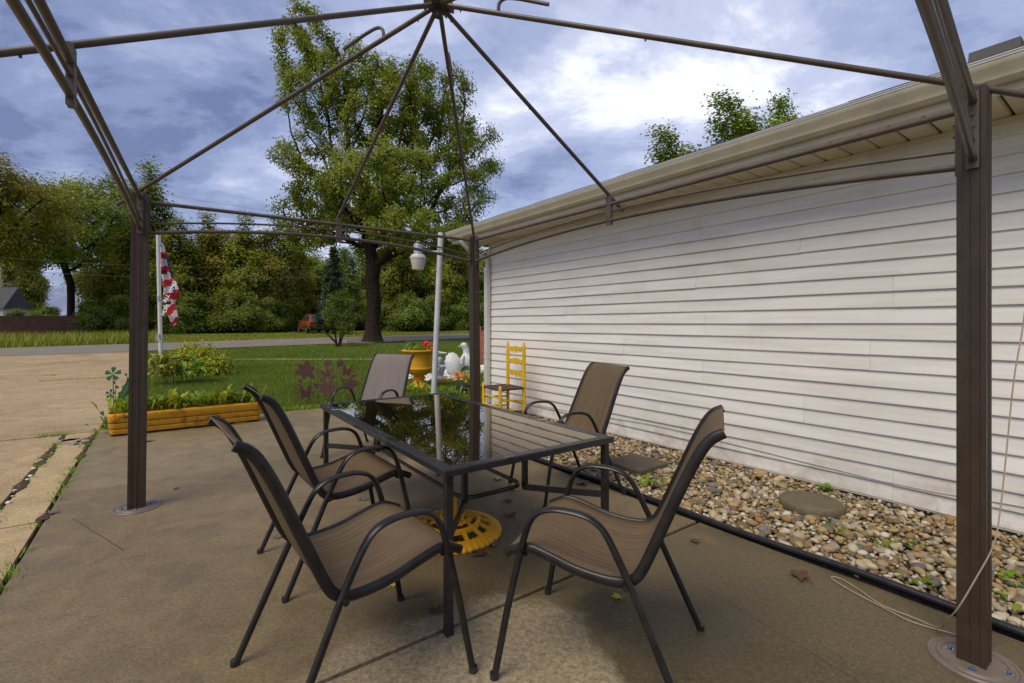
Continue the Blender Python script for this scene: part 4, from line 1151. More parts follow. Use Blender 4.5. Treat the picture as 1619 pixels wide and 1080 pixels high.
for i, (px, Y, sc, lab) in enumerate(((325, 66, 1.15, 'distant tree filling the gap behind the flag'), (395, 70, 1.2, 'distant tree filling the gap right of the flag'), (500, 72, 1.25, 'distant tree filling the gap above the spruce'), (580, 70, 1.25, 'distant tree directly behind the big trunk'), (668, 72, 1.3, 'distant tree behind the yard light'), (735, 74, 1.3, 'distant tree behind the middle gazebo post'))):
    put(PA if i % 2 else PB, px, Y, sc, i * 2.2, lab, ('mid', 'yellow', 'mid', 'dark', 'mid', 'dark')[i])
ORD = ['first', 'second', 'third', 'fourth', 'fifth', 'sixth', 'seventh', 'eighth', 'ninth', 'tenth', 'eleventh', 'twelfth', 'thirteenth', 'fourteenth', 'fifteenth', 'sixteenth']
shr = [(22, 50, .62, 'before the far house at the left edge'), (70, 48, .70, 'between far house and the thick trunk'), (150, 39, .75, 'against the right end of the brown fence'), (205, 41, .9, 'in front of the white shed'), (290, 43, 1.0, 'directly behind the flag'), (340, 45, 1.1, 'just right of the flag'), (385, 44, 1.1, 'midway between flag and red car'), (425, 45, .9, 'left of the red car'), (445, 52, 1.0, 'close to the front of the red car'), (500, 56, 1.1, 'right behind the red car'), (555, 52, 1.0, 'between spruce and big trunk'), (585, 56, 1.1, 'directly behind the big trunk'), (620, 49, .95, 'just right of the big trunk'), (655, 48, 1.05, 'under the yard light lamp'), (690, 50, 1.0, 'behind the yard light pole'), (725, 52, 1.1, 'between yard light and middle gazebo post'), (760, 53, 1.0, 'behind the middle gazebo post'), (800, 58, 1.2, 'mostly hidden by the house corner')]
for i, (px, Y, sc, wh) in enumerate(shr):
    put(PC, px, Y, sc * .85, i * 1.7, 'dark undergrowth thicket beyond the road, ' + wh, 'dark', 'shrub', group='undergrowth shrubs along the tree line')
# trees over the roof
rr2 = random.Random(5)
PR = make_tree('roof_tree', 41, crown_lobes(rr2, 11, 2.6, 3.0, 8), 3.0, .2, 600, .45, 3.2, .75, 22000, .17, 'fresh', .30, 'bark', tipmax=3)
PR.name = 'ash_tree'
for (px, ytop, Y, s_, lab) in ((1050, 200, 24, 1.0, 'leftmost of the three small tree tops showing above the roof'), (1148, 146, 24, 1.05, 'largest of the three tree tops showing above the roof'), (1236, 146, 24, .8, 'rightmost of the three small tree tops showing above the roof')):
    ztop = CAMH + (HOR - ytop) / FPX * Y
    put(PR, px, Y, s_, px * .7, lab, 'fresh', scz=(ztop - tz(Y)) / 11.0, group='trees behind the house')

# spruce
def make_spruce(h, w, seed):
    rng = np.random.default_rng(seed); root = empty('spruce_tree')
    b = MB(); b.tube([(0, 0, -.1), (0, 0, h * .5), (0, 0, h)], [.20, .12, .015], 10)
    cen, dr = [], []
    z = 1.0
    while z < h * .97:
        rad = w * (1 - z / h) ** .8 * rng.uniform(.8, 1.1)
        for k in range(7):
            a = rng.uniform(0, 6.28); d = np.array([math.cos(a), math.sin(a), -.12]); L = rad * rng.uniform(.7, 1.1)
            p0 = np.array([0, 0, z]); p1 = p0 + d * L
            b.tube([p0, p0 + d * L * .6, p1 + np.array([0, 0, .08 * L])], [.025, .014, .005], 4)
            m = int(26 * L + 6)
            t = rng.uniform(.15, 1, m); q = p0 + d * (L * t)[:, None] + rng.normal(0, .09, (m, 3)); q[:, 2] -= np.abs(rng.normal(0, .12, m))
            cen.append(q)
        z += rng.uniform(.22, .34)
    b.build('trunk', M['bark2'], root)
    cen = np.concatenate(cen); cen = np.concatenate([cen + rng.normal(0, .07, cen.shape) for _ in range(3)])
    vs_, fs_ = leaf_cards(rng, cen, .26, .3, .3, out=.8)
    np_mesh('crown', vs_, fs_, LM['conifer'], root); return root
sp = make_spruce(7.6, 2.0, 3); x, y = spot(528, 40); place(sp, x, y, label='grey-green spruce standing left of the big trunk beyond the road')

# small multi-stemmed tree on the lawn
def make_small(seed):
    rng = np.random.default_rng(seed); root = empty('small_tree')
    stems = [[(0, 0, -.05), (-.05, 0, .35), (-.15, .05, .9), (-.3, .1, 1.5), (-.35, .1, 2.1)], [(.12, .02, -.05), (.2, 0, .3), (.4, -.1, .85), (.6, -.1, 1.5)], [(.05, .05, -.05), (.12, .1, .5), (.15, .2, 1.2), (.1, .2, 2.2)], [(-.02, 0, .2), (-.35, -.1, .55), (-.55, -.15, .75)]]
    b = MB(); cen = []
    for s_ in stems:
        pts = smooth(s_, 4); n = len(pts); b.tube(pts, [.055 - .04 * i / n for i in range(n)], 7)
    b.build('trunk', M['bark2'], root)
    for (c_, r_) in (((-.12, 0, 1.75), (.60, .55, .70)), ((.38, 0, 1.35), (.45, .45, .7)), ((.1, 0, 2.3), (.5, .45, .5)), ((-.25, 0, 1.25), (.25, .25, .25)), ((.45, 0, .95), (.28, .28, .3))):
        cl = ellipsoid_pts(rng, 60, c_, r_, .2)
        cen.append(np.repeat(cl, 24, 0) + rng.normal(0, .085, (60 * 24, 3)))
    cen = np.concatenate(cen); vs_, fs_ = leaf_cards(rng, cen, .075, .5, out=1.0)
    np_mesh('crown', vs_, fs_, LM['dark'], root); return root
st = make_small(6); g = G(533, 548); place(st, g.x, g.y, label='small bushy multi-stemmed tree on the lawn before the red car', sc=1.0)

# ------------------------------------------------------------------ grass
def blades(rng, xy, z, h, w, mat, name, bend=.5):
    n = len(xy); a = rng.uniform(0, 6.28, n); d = np.stack([np.cos(a), np.sin(a), np.zeros(n)], 1); s = np.stack([-d[:, 1], d[:, 0], np.zeros(n)], 1)
    base = np.concatenate([xy, z[:, None]], 1); hh = h * rng.uniform(.55, 1.3, n)
    tip = base + d * (hh * bend * rng.uniform(.1, 1, n))[:, None]; tip[:, 2] += hh
    vs_ = np.stack([base - s * (w / 2)[:, None], base + s * (w / 2)[:, None], tip], 1).reshape(-1, 3)
    return np_mesh(name, vs_, np.arange(3 * n).reshape(n, 3), mat)
rng = np.random.default_rng(12)
n = 420000
Y = 6.0 * (26.0 / 6.0) ** (rng.uniform(0, 1, n) ** .95); X = rng.uniform(-.95, .12, n) * Y
u_, v_ = X * UV.x + Y * UV.y, X * VV.x + Y * VV.y
rn = X * RN.x + Y * RN.y
ok = (u_ > 7.74) & (v_ > -.58) & (rn < 24.6) | ((u_ > 6.75) & (v_ > 2.95) & (rn < 24.6))
wb = ((X + 1.35) / 1.6) ** 2 + ((Y - 12.2) / 1.9) ** 2 < 1
pth = np.abs(Y - G(480, 567.5).y) < .14
ok &= ~wb & ~(pth & (X / Y > -.63) & (X / Y < -.2)) & ~((v_ > WV - .1) & (u_ < CU + .05))
X, Y = X[ok], Y[ok]
zg = np.array([tz(a_) for a_ in Y]) - .03
gr = blades(rng, np.stack([X, Y], 1), zg, np.clip(.045 + .0012 * Y, 0, .08), rng.uniform(.006, .010, len(X)) * (1 + Y * .05), LM['grass'], 'lawn_grass')
tag(gr, 'short mown green grass on the lawn', 'grass', kind='stuff')
n = 60000
t_ = rng.uniform(-45, 45, n); nn = rng.uniform(0, 1, n) ** 1.2 * 14 + 32.9
X, Y = RN.x * nn + RD.x * t_, RN.y * nn + RD.y * t_
ok = (Y > 10); X, Y = X[ok], Y[ok]
near_ = np.abs(X / Y + 1.0) < .6
zg = np.array([tz(a_) for a_ in Y]) - .03
gr = blades(rng, np.stack([X, Y], 1), zg, np.where(X / Y < -.74, .50, .10), rng.uniform(.03, .06, len(X)), LM['tall'], 'tall_grass', .8)
tag(gr, 'tall yellow-green unmown grass along the far side of the road', 'grass', kind='stuff')
# weeds in the seams
def tufts(rng, pts, k, spread, h, w, mat, name, lab, cat='weeds'):
    c = np.repeat(np.array(pts), k, 0); c[:, :2] += rng.normal(0, spread, (len(c), 2))
    zt = np.array([tz(a_) for a_ in c[:, 1]]) - .012
    o = blades(rng, c[:, :2], zt, h, np.full(len(c), w), mat, name, 1.2); tag(o, lab, cat, kind='stuff'); return o
pt = []
for u in np.arange(1.0, 7.7, .045):
    for v, dens in ((-.642, .40 if 2.6 < u < 3.9 or u > 5.2 else .12), (-.918, .10 + .55 * max(0, math.sin(u * 2.3) * math.sin(u * 5.1 + 1)))):
        if rng.uniform() < dens: pt.append(tuple(W(u + rng.normal(0, .03), v + rng.normal(0, .012)))[:2])
tufts(rng, pt, 22, .030, .040, .007, LM['fresh'], 'seam_weeds', 'green weeds sprouting in the seams beside the driveway')
pt = [tuple(W(7.6 + rng.normal(0, .012), v))[:2] for v in np.arange(-6, -.95, .03) if math.sin(v * 5) + math.sin(v * 11) > .5]
pt += [tuple(W(14.4, v))[:2] for v in np.arange(-9, -.7, .05) if math.sin(v * 3.1) > -.4]
tufts(rng, pt, 20, .022, .05, .008, LM['fresh'], 'joint_weeds', 'thin grass growing in the driveway joints')
pt = [tuple(W(7.74, v + rng.normal(0, .02)))[:2] for v in np.arange(1.1, 2.9, .02)]
tufts(rng, pt, 14, .03, .07, .008, LM['fresh'], 'edge_grass', 'longer grass fringing the far edge of the patio')
# soil washed into the seams
rs = random.Random(77); mb = MB()
for k in range(46):
    sv = -.918 if k % 3 else -.645; su = rs.uniform(2.2, 7.5); la, wa = rs.uniform(.06, .22), rs.uniform(.012, .045)
    ring = [W(su + la * rs.uniform(.6, 1.1) * math.cos(q * .5236), sv + rs.uniform(-.004, .004) + wa * rs.uniform(.5, 1.2) * math.sin(q * .5236), 0) for q in range(12)]
    zc = .0052 + .0001 * k
    mb.add([(p.x, p.y, tz(p.y) + zc) for p in ring] + [(W(su, sv).x, W(su, sv).y, tz(W(su, sv).y) + zc + .008)], [(q, (q + 1) % 12, 12) for q in range(12)])
o = mb.build('seam_soil', M['gravelbed'], strip, angle=60); tag(o, kind='stuff')
# white pebbles along the outer seam
pp = np.array([tuple(W(u + rng.normal(0, .03), -.918 + rng.normal(0, .02), .006)) for u in np.arange(2.6, 6.6, .12) if rng.uniform() < .75])
ty2, Mx2 = rock_pile(rng, pp, rng.uniform(.012, .026, len(pp)))
joined_rocks('seam_pebbles', pp, ty2, Mx2, M['whitestone'], strip, IC1)['kind'] = 'stuff'

# broad-leaf plants
def leaf_blade(b, base, direc, L, wd, arch, mi=0, seg=5, cup=.25, petiole=.25, hz=1.0):
    """one arching leaf made of a strip with a raised midrib fold"""
    d = Vector(direc); d.z = 0; d.normalize(); s = Vector((-d.y, d.x, 0)); base = Vector(base)
    vs_ = []
    for i in range(seg + 1):
        t = i / seg
        p = base + d * (L * hz * t * (.55 + .45 * t * arch[1])) + Vector((0, 0, arch[0] * L * (t - arch[2] * t * t)))
        tt = max(0, (t - petiole) / (1 - petiole)); w_ = wd * (math.sin(math.pi * min(1, tt ** .75 * .97 + .03)) if tt > 0 else .06)
        vs_ += [p - s * w_ + Vector((0, 0, cup * w_)), p, p + s * w_ + Vector((0, 0, cup * w_))]
    fs_ = []
    for i in range(seg):
        a = i * 3; fs_ += [(a, a + 1, a + 4, a + 3), (a + 1, a + 2, a + 5, a + 4)]
    b.add(vs_, fs_, mi)
def rosette(name, c, n, L, wd, seed, mat, lab, cat='plant', arch=(1.0, .6, .75), group=None, spread=.1, hz=1.0, zr=(0, .1)):
    r_ = random.Random(seed); b = MB(); c = Vector(c)
    for i in range(n):
        a = r_.uniform(0, 6.28); q = c + Vector((r_.gauss(0, spread), r_.gauss(0, spread), r_.uniform(*zr)))
        k = r_.uniform(.6, 1.15)
        leaf_blade(b, q, (math.cos(a), math.sin(a), 0), L * k, wd * k, (arch[0] * r_.uniform(.6, 1.4), arch[1], arch[2] * r_.uniform(.7, 1.2)), hz=hz * r_.uniform(.6, 1.25))
    o = b.build(name, mat, origin=c, angle=60, flip=False); tag(o, lab, cat, group); return o
g = G(268, 606); rosette('hosta', (g.x, g.y, g.z), 130, .50, .060, 1, LM['hosta'], 'yellowing hosta with broad leaves at the flagpole foot', arch=(2.2, .7, .72), spread=.13, hz=.8)
rosette('hosta', (g.x + .42, g.y + .15, g.z), 34, .42, .055, 4, LM['fresh'], 'smaller greener hosta right of the yellowing hosta', arch=(2.2, .7, .72), spread=.12, hz=.8)
def bush(name, c, r_, n, size, mat, lab, seed, cat='shrub'):
    rng = np.random.default_rng(seed); root = empty(name, c, 0, lab, cat)
    d = rng.normal(size=(n // 40, 3)); d[:, 2] = np.abs(d[:, 2]); d /= np.linalg.norm(d, axis=1)[:, None]
    cl = d * np.array(r_) * rng.uniform(.55, 1.0, (len(d), 1))
    b = MB()
    for q in cl[::6]: b.tube([(0, 0, 0), Vector(q) * .5 + Vector((0, 0, .05)), Vector(q)], [.018, .010, .004], 4)
    b.build('stem', M['bark2'], root)
    cen = np.repeat(cl, 40, 0) + rng.normal(0, .06, (len(cl) * 40, 3)) * (np.array(r_) / max(r_) + .4)
    vs_, fs_ = leaf_cards(rng, cen, size, .8, out=1.2, axis=(0, 0, 0)); np_mesh('foliage', vs_, fs_, LM[mat], root); return root
g = G(312, 592); bush('spirea_shrub', (g.x, g.y, g.z - .02), (.82, .7, .74), 11000, .060, 'bright', 'bright yellow-green mounded shrub behind the hosta', 7)
g = G(351, 582); bush('low_shrub', (g.x, g.y, g.z - .02), (.28, .3, .36), 2400, .06, 'fresh', 'small green leafy plant at the right end of the mounded shrub', 8)
# edging bricks round the bed
M['brick'] = pbr('grey_edging_brick', (.16, .125, .10), .9, var=.3, bump=.5)
for i in range(9):
    t = i / 8; gx = G(318 + 48 * t, 596 - 18 * t * t - 2 * t)
    b = MB(); a = .5 + t; b.box((gx.x, gx.y, gx.z + .02), (.20, .09, .09), (math.cos(a), math.sin(a), 0), (-math.sin(a), math.cos(a), 0))
    o = b.build('edging_brick', M['brick'], origin=(gx.x, gx.y, gx.z), angle=0); tag(o, ORD[i] + ' grey edging brick from the left along the shrub bed', 'brick', 'edging bricks of the shrub bed')
# house-corner plants
for (gx, gy, n_, L_g, wd_, sd_, lm_, lab, ar, spd) in ((722, 624, 170, .11, .018, 21, 'fresh', 'leafy green ground cover beside the dark rock behind the table', (1.3, .6, .6), .26),
        (700, 619, 130, .10, .018, 22, 'fresh', 'leafy green ground cover before the white stone bed', (1.2, .6, .6), .22),
        (650, 616, 110, .15, .024, 23, 'fresh', 'leafy ground cover at the foot of the yellow urn', (1.2, .6, .6), .20),
        (757, 612, 200, .24, .024, 24, 'bright', 'taller leafy growth between middle post and downspout', (1.9, .5, .5), .16)):
    g = G(gx, gy); tag(rosette('ground_cover', (g.x, g.y, -.02), n_, L_g, wd_, sd_, LM[lm_], lab, 'plants', arch=ar, spread=spd), kind='stuff')
# weeds in the gravel
for i, (px, py, nl, L, lab) in enumerate(((1028, 772, 26, .13, 'small green weed beside the square paver'), (1308, 782, 16, .09, 'small weed behind the round stepping stone'), (1330, 850, 14, .06, 'weed patch in the gravel before the round stone'), (1400, 868, 16, .065, 'weed patch in the middle of the gravel near the post'), (1440, 868, 12, .075, 'upright weed in the gravel left of the near post'), (1455, 930, 12, .065, 'weed low in the gravel left of the near post'), (1590, 925, 14, .08, 'weed in the gravel right of the near post'), (1565, 960, 8, .08, 'broad weed leaf cluster close to the near post'), (1100, 690, 12, .08, 'tiny weed against the lowest siding board'))):
    g = G(px, py); rosette('weed', (g.x, g.y, .012), nl, L, .014, 60 + i, LM['fresh'], lab, 'weed', arch=(.9, .6, .7), spread=.035, zr=(0, .02))

# ------------------------------------------------------------------ planter trough with plants
pl = empty('trough_planter', W(7.24, .28, 0), 0, 'long weathered mustard trough planter at the patio edge', 'planter')
PO = pl.location.copy(); L_ = 1.56
prof = [(-.105, .018), (-.115, .075), (-.108, .080), (-.110, .085), (-.132, .15), (-.124, .156), (-.126, .162), (-.150, .222), (-.158, .245), (-.150, .262), (-.128, .262), (-.120, .235), (-.09, .10), (.09, .10), (.120, .235), (.128, .262), (.150, .262), (.158, .245), (.150, .222), (.126, .162), (.124, .156), (.132, .15), (.110, .085), (.108, .080), (.115, .075), (.105, .018)]
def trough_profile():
    """outer face of the trough from foot to rim: bulging bands parted by grooves darkened by grime and painted shade"""
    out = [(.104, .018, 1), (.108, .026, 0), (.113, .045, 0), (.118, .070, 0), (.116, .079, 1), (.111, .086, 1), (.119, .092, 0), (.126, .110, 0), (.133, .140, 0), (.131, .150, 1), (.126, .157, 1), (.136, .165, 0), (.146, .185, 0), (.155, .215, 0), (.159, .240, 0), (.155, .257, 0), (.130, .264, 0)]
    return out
M['grime_shade'] = pbr('groove_grime_shade', (.055, .030, .012), .9, var=.5, vscale=20)  # grime plus crease shade put into the groove colour
TPF = trough_profile()
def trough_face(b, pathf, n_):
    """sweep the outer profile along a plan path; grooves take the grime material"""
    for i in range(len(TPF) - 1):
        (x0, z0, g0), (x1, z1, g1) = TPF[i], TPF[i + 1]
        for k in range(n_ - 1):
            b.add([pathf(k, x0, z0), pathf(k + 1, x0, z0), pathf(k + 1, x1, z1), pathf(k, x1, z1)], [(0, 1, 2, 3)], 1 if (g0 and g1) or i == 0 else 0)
HL = L_ / 2 - .05
def plan(k, x, z):
    """rounded-end outline: front side, right end, back side, left end"""
    tt = TPLAN[k]
    if tt[0] == 's': return W(7.24 + tt[1] * x, .28 + tt[2], z)
    th = tt[1]; return W(7.24 + x * math.cos(th), .28 + tt[2] * (HL + .06 * (x / .13) * math.sin(th)), z)
TPLAN = [('s', -1, -HL + 2 * HL * k / 24) for k in range(25)] + [('e', math.pi - math.pi * k / 8, 1) for k in range(1, 8)] + [('s', 1, HL - 2 * HL * k / 24) for k in range(25)] + [('e', math.pi * k / 8, -1) for k in range(1, 8)] + [('s', -1, -HL)]
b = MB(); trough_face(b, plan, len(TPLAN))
for k in range(len(TPLAN) - 1):     # rim and inner lip
    b.add([plan(k, .128, .264), plan(k + 1, .128, .264), plan(k + 1, .118, .235), plan(k, .118, .235)], [(0, 1, 2, 3)], 0)
b.build('trough', [M['trough'], M['grime_shade']], pl, PO, angle=50)
for sg in (-1, 1):
    b = MB(); b.box(W(7.24, .28 + sg * .55, .009), (.17, .14, .018), UV, VV); b.build('foot', M['trough'], pl, PO, angle=0)
M['soil'] = pbr('potting_soil', (.03, .022, .014), .95, var=.5, vscale=30, bump=.8)
b = MB(); b.box(W(7.24, .28, .215), (.232, L_ - .10, .02), UV, VV); b.build('soil', M['soil'], pl, PO, angle=0)
for i in range(9):
    v = .28 - .66 + i * .165
    rosette('lettuce_plant', W(7.24, v, .215), 62, .17, .021, 80 + i, LM['fresh'] if i % 3 else LM['bright'], ORD[i] + ' leafy green plant counted from the left end of the trough', 'plant', arch=(1.9, .6, .55), spread=.06, group='plants in the trough', zr=(0, .03))
rosette('flowering_plant', W(7.44, -.42, 0), 46, .15, .022, 95, LM['fresh'], 'low plant with pale flower beside the trough end', 'plant', arch=(1.1, .6, .6), spread=.10)

# clover stakes
M['clover'] = pbr('green_enamel', (.018, .095, .035), .35, var=.15)
def petal_poly(cx, cy, a, L, w_, n=9, pw=1.0):
    out = []
    for k in range(n):
        t = k / (n - 1); y = w_ * abs(math.sin(math.pi * t ** (.8 if pw == 1 else 1.15))) ** pw * (1 + .15 * t); x = L * t
        out.append((x, -y))
    for k in range(n - 2, 0, -1):
        t = k / (n - 1); y = w_ * abs(math.sin(math.pi * t ** (.8 if pw == 1 else 1.15))) ** pw * (1 + .15 * t); x = L * t
        out.append((x, y))
    c_, s_ = math.cos(a), math.sin(a)
    return [(cx + x * c_ - y * s_, cy + x * s_ + y * c_) for x, y in out]
def clover_leaf(a, r_):
    pts = [(0.06, 0), (.35, -.13), (.62, -.26), (.86, -.30), (1.0, -.20), (1.0, -.08), (.92, 0), (1.0, .08), (1.0, .20), (.86, .30), (.62, .26), (.35, .13)]
    c_, s_ = math.cos(a), math.sin(a)
    return [(r_ * (x * c_ - y * s_), r_ * (x * s_ + y * c_)) for x, y in pts]
cs = W(7.40, -.46, 0); ex_ = Vector((.95, .25, 0)).normalized(); ez_ = Vector((0, 0, 1))
CLN = ['tallest green metal shamrock stake by the trough', 'two-leaf green stake right beside the tallest shamrock', 'leftmost green shamrock stake by the trough', 'two-leaf green stake below the tallest shamrock', 'green shamrock stake nearest to the left gazebo post', 'green shamrock stake in the middle of the clover cluster', 'low two-leaf green stake next to the gazebo post', 'low green shamrock in the centre above the trough rim', 'lowest two-leaf green stake at the left rim of the trough']
clov = [(0.0, .70, .085, 0), (.11, .66, .05, 1), (-.10, .46, .055, 0), (-.035, .56, .05, 1), (.14, .53, .07, 0), (.05, .45, .06, 0), (.13, .36, .07, 1), (.01, .32, .06, 0), (-.12, .20, .07, 1)]
for i, (x, z, r_, kind) in enumerate(clov):
    root = empty('clover_stake', cs + ex_ * x, 0, 'green metal shamrock garden stake at the left end of the trough', 'garden stake', 'shamrock garden stakes')
    o_ = cs + ex_ * x; dy = Vector((.02 * (i % 3 - 1), .03 * (i % 4), 0))
    b = MB(); b.tube(smooth([o_ + dy * .2 - ex_ * (x * .6), o_ + dy * .6 - ex_ * x * .25 + ez_ * z * .5, o_ + dy + ez_ * z], 4), .004, 6); b.build('stem', M['clover'], root, root.location)
    lf = 5 if kind == 0 else 2
    root['label'] = CLN[i]
    for k in range(lf):
        a = math.pi / 2 + k * 2 * math.pi / lf + (0 if kind == 0 else .6)
        b = MB(); b.prism(clover_leaf(a, r_), o_ + dy + ez_ * z, ex_, ez_ + Vector((0, .15, 0)), .003); b.build('leaf', M['clover'], root, root.location, angle=0)

# rusty flower and butterfly screen
M['rust'] = pbr('rust_brown_sheet', (.095, .042, .032), .7, var=.25, vscale=15)
sA, sB = G(467, 642), G(568, 636)
sB = Vector((sB.x, sA.y + .25, 0)); sA.z = 0
ex_ = (sB - sA); SW = ex_.length; ex_.normalize(); pw = SW / 3
fold = [Vector((0, 0, 0)), Vector((0, .05, 0)), Vector((0, 0, 0)), Vector((0, .05, 0))]
def rnd_flower(b, cx, cz, r_, n, o_, e_, a0=.3, wr=.30):
    for k in range(n): b.prism(petal_poly(cx, cz, a0 + k * 2 * math.pi / n, r_ * (1 if k % 2 else .88), r_ * wr, pw=.65), o_, e_, ez_, .002 + .0004 * (k % 3))
    b.prism([(cx + r_ * .2 * math.cos(t * .7854), cz + r_ * .2 * math.sin(t * .7854)) for t in range(8)], o_, e_, ez_, .004)
def butterfly(b, cx, cz, r_, o_, e_, tilt=0.0):
    for sg in (-1, 1):
        for (a, L, w_) in ((1.0, 1.0, .10), (.62, 1.05, .09), (.25, .8, .08), (-.35, .62, .10), (-.8, .7, .10)):
            aa = a if sg == 1 else math.pi - a
            b.prism(petal_poly(cx, cz, aa + tilt, r_ * L, r_ * w_), o_, e_, ez_, .002)
        ring = []
        for (a, L) in ((1.25, .25), (1.1, .98), (.85, 1.15), (.5, 1.1), (.2, .85), (-.1, .6), (-.35, .72), (-.7, .82), (-1.0, .66), (-1.2, .3)):
            aa = a if sg == 1 else math.pi - a
            ring.append((cx + r_ * L * math.cos(aa + tilt), cz + r_ * L * math.sin(aa + tilt)))
        for i in range(len(ring) - 1):
            p, q = ring[i], ring[i + 1]
            b.bar(o_ + e_ * p[0] + ez_ * p[1], o_ + e_ * q[0] + ez_ * q[1], .002, r_ * .075, up=(0, 0, 1))
    b.prism([(cx + .1 * r_ * math.cos(t * .7854), cz + .42 * r_ * math.sin(t * .7854)) for t in range(8)], o_, e_, ez_, .004)
for i in range(3):
    p0 = sA + ex_ * pw * i + fold[i]; p1 = sA + ex_ * pw * (i + 1) + fold[i + 1]; e_ = (p1 - p0).normalized(); w_ = (p1 - p0).length - .006
    root = empty('garden_screen', p0, 0, ['leftmost rust-brown cutout garden screen panel, flower above butterfly', 'middle rust-brown cutout garden screen panel with a butterfly wing', 'rightmost rust-brown cutout garden screen panel beside the grey chair'][i], 'garden screen', 'rust-brown garden screen panels')
    b = MB()
    for x in (.004, w_): b.bar(p0 + e_ * x, p0 + e_ * x + ez_ * .70, .005, .005)
    b.bar(p0 + ez_ * .055, p0 + e_ * w_ + ez_ * .055, .005, .005); b.build('frame', M['rust'], root, p0, angle=0)
    b = MB()
    if i == 0: rnd_flower(b, w_ * .45, .56, .165, 6, p0, e_, wr=.26)
    elif i == 1: rnd_flower(b, w_ * .48, .27, .155, 7, p0, e_, .1, .22)
    else: rnd_flower(b, w_ * .6, .32, .13, 7, p0, e_, .5, .22)
    b.build('flower', M['rust'], root, p0, angle=0)
    b = MB()
    if i == 0: butterfly(b, w_ * .45, .19, .175, p0, e_)
    elif i == 1: butterfly(b, w_ * .45, .48, .165, p0, e_, .35)
    else: butterfly(b, w_ * .45, .52, .15, p0, e_, -.2)
    b.build('butterfly', M['rust'], root, p0, angle=0)
    b = MB()
    for (x0, z0, x1, z1) in ((.5, .05, .7, .42), (.5, .05, .3, .36), (.5, .05, .85, .3)):
        b.tube(smooth([p0 + e_ * w_ * x0 + ez_ * z0, p0 + e_ * w_ * (x0 * .4 + x1 * .6) + ez_ * (z0 * .6 + z1 * .4), p0 + e_ * w_ * x1 + ez_ * z1], 4), .005, 5)
        b.prism(petal_poly(w_ * x1, z1, .6 if x1 > .5 else 2.2, .085, .026), p0, e_, ez_, .002)
    b.build('stalk', M['rust'], root, p0, angle=0)
    if i:
        b = MB(); rnd_flower(b, w_ * (.5 if i == 1 else .15), .665, .07, 5, p0, e_); b.build('blossom', M['rust'], root, p0, angle=0)

# ------------------------------------------------------------------ urn with geraniums
g = Vector((-1.86, 9.55, tz(9.55) - .02))
urn = empty('garden_urn', g, 0, 'mustard yellow fluted pedestal urn planted with red geraniums', 'urn')
b = MB(); b.lathe([(.0, 0), (.235, 0), (.24, .02), (.235, .045), (.20, .06), (.175, .075), (.125, .11), (.105, .15), (.11, .19), (.135, .205), (.135, .225), (.10, .24), (.105, .255)], 40, cap=False)
b.build('pedestal', M['urn'], urn)
b = MB(); b.lathe([(.10, .25), (.16, .275), (.225, .32), (.255, .36), (.262, .385)], 80, flute=lambda th, z: .022 * math.cos(th * 22), cap=False)
b.build('fluted_bowl', M['urn'], urn)
b = MB(); b.lathe([(.262, .385), (.275, .395), (.272, .415), (.250, .42), (.246, .46), (.252, .60), (.265, .69), (.30, .72), (.335, .735), (.345, .755), (.335, .77), (.31, .765), (.27, .73), (.25, .68), (.0, .68)], 48, cap=False)
b.build('bowl', M['urn'], urn)
M['soil2'] = M['soil']
r_ = rosette('geranium_leaves', g + Vector((0, 0, .68)), 70, .20, .03, 33, LM['fresh'], 'green foliage growing in the mustard urn', 'plant', arch=(1.5, .6, .5), spread=.13, zr=(0, .03))
M['redpetal'] = pbr('red_petal', (.62, .008, .010), .5, var=.3, vscale=40)
fl = empty('geranium', g + Vector((.16, -.02, .70)), 0, 'bright red geranium blooms in the mustard urn', 'flower')
rs = random.Random(3)
for (dx, dz) in ((0, .20), (.07, .16), (-.05, .15), (.12, .10), (.10, .03)):
    b = MB(); c_ = fl.location + Vector((dx, rs.uniform(-.05, .05), dz))
    for k in range(26):
        d = Vector((rs.gauss(0, 1), rs.gauss(0, 1), abs(rs.gauss(0, 1)))).normalized()
        t1 = d.orthogonal().normalized(); b.prism([(.026 * math.cos(q * 1.047), .026 * math.sin(q * 1.047)) for q in range(6)], c_ + d * .045, t1, d.cross(t1), .003)
    b.tube([fl.location + Vector((dx * .3, 0, 0)), c_], .004, 5, mi=1)
    b.build('bloom', [M['redpetal'], M['stem']], fl, fl.location, angle=0)

# ------------------------------------------------------------------ yard light on a white pole
M['whitepole'] = pbr('white_pole_paint', (.52, .53, .55), .45, var=.12, vscale=6)
M['lampgrey'] = pbr('galvanised_grey', (.33, .36, .42), .4, metal=.4, var=.15)
def lens_mat():
    m, nt, out = new_mat('ribbed_lens'); N = NT(nt)
    p = N.n('ShaderNodeBsdfPrincipled', {'Base Color': (.62, .60, .55, 1), 'Roughness': .25, 'Transmission Weight': .25, 'Specular IOR Level': .5})
    nt.links.new(p.outputs[0], out.inputs[0]); return m
M['lens'] = lens_mat(); M['amber'] = pbr('amber_bottom', (.55, .42, .16), .4)
Yp = 8.3; zb = tz(Yp) - .03
pb, pt_ = Vector(((685.5 - CXP) / FPX * Yp, Yp, zb)), Vector(((697 - CXP) / FPX * Yp, Yp, CAMH + (HOR - 368) / FPX * Yp))
yl = empty('yard_light', pb, 0, 'grey dusk-to-dawn yard light on a leaning white pole', 'yard light')
b = MB(); b.tube([pb, pb.lerp(pt_, .5), pt_], .049, 14); b.build('pole', M['whitepole'], yl, pb)
hz = lambda py: CAMH + (HOR - py) / FPX * Yp
lx = (661.5 - CXP) / FPX * Yp; px_ = pb.lerp(pt_, .8).x
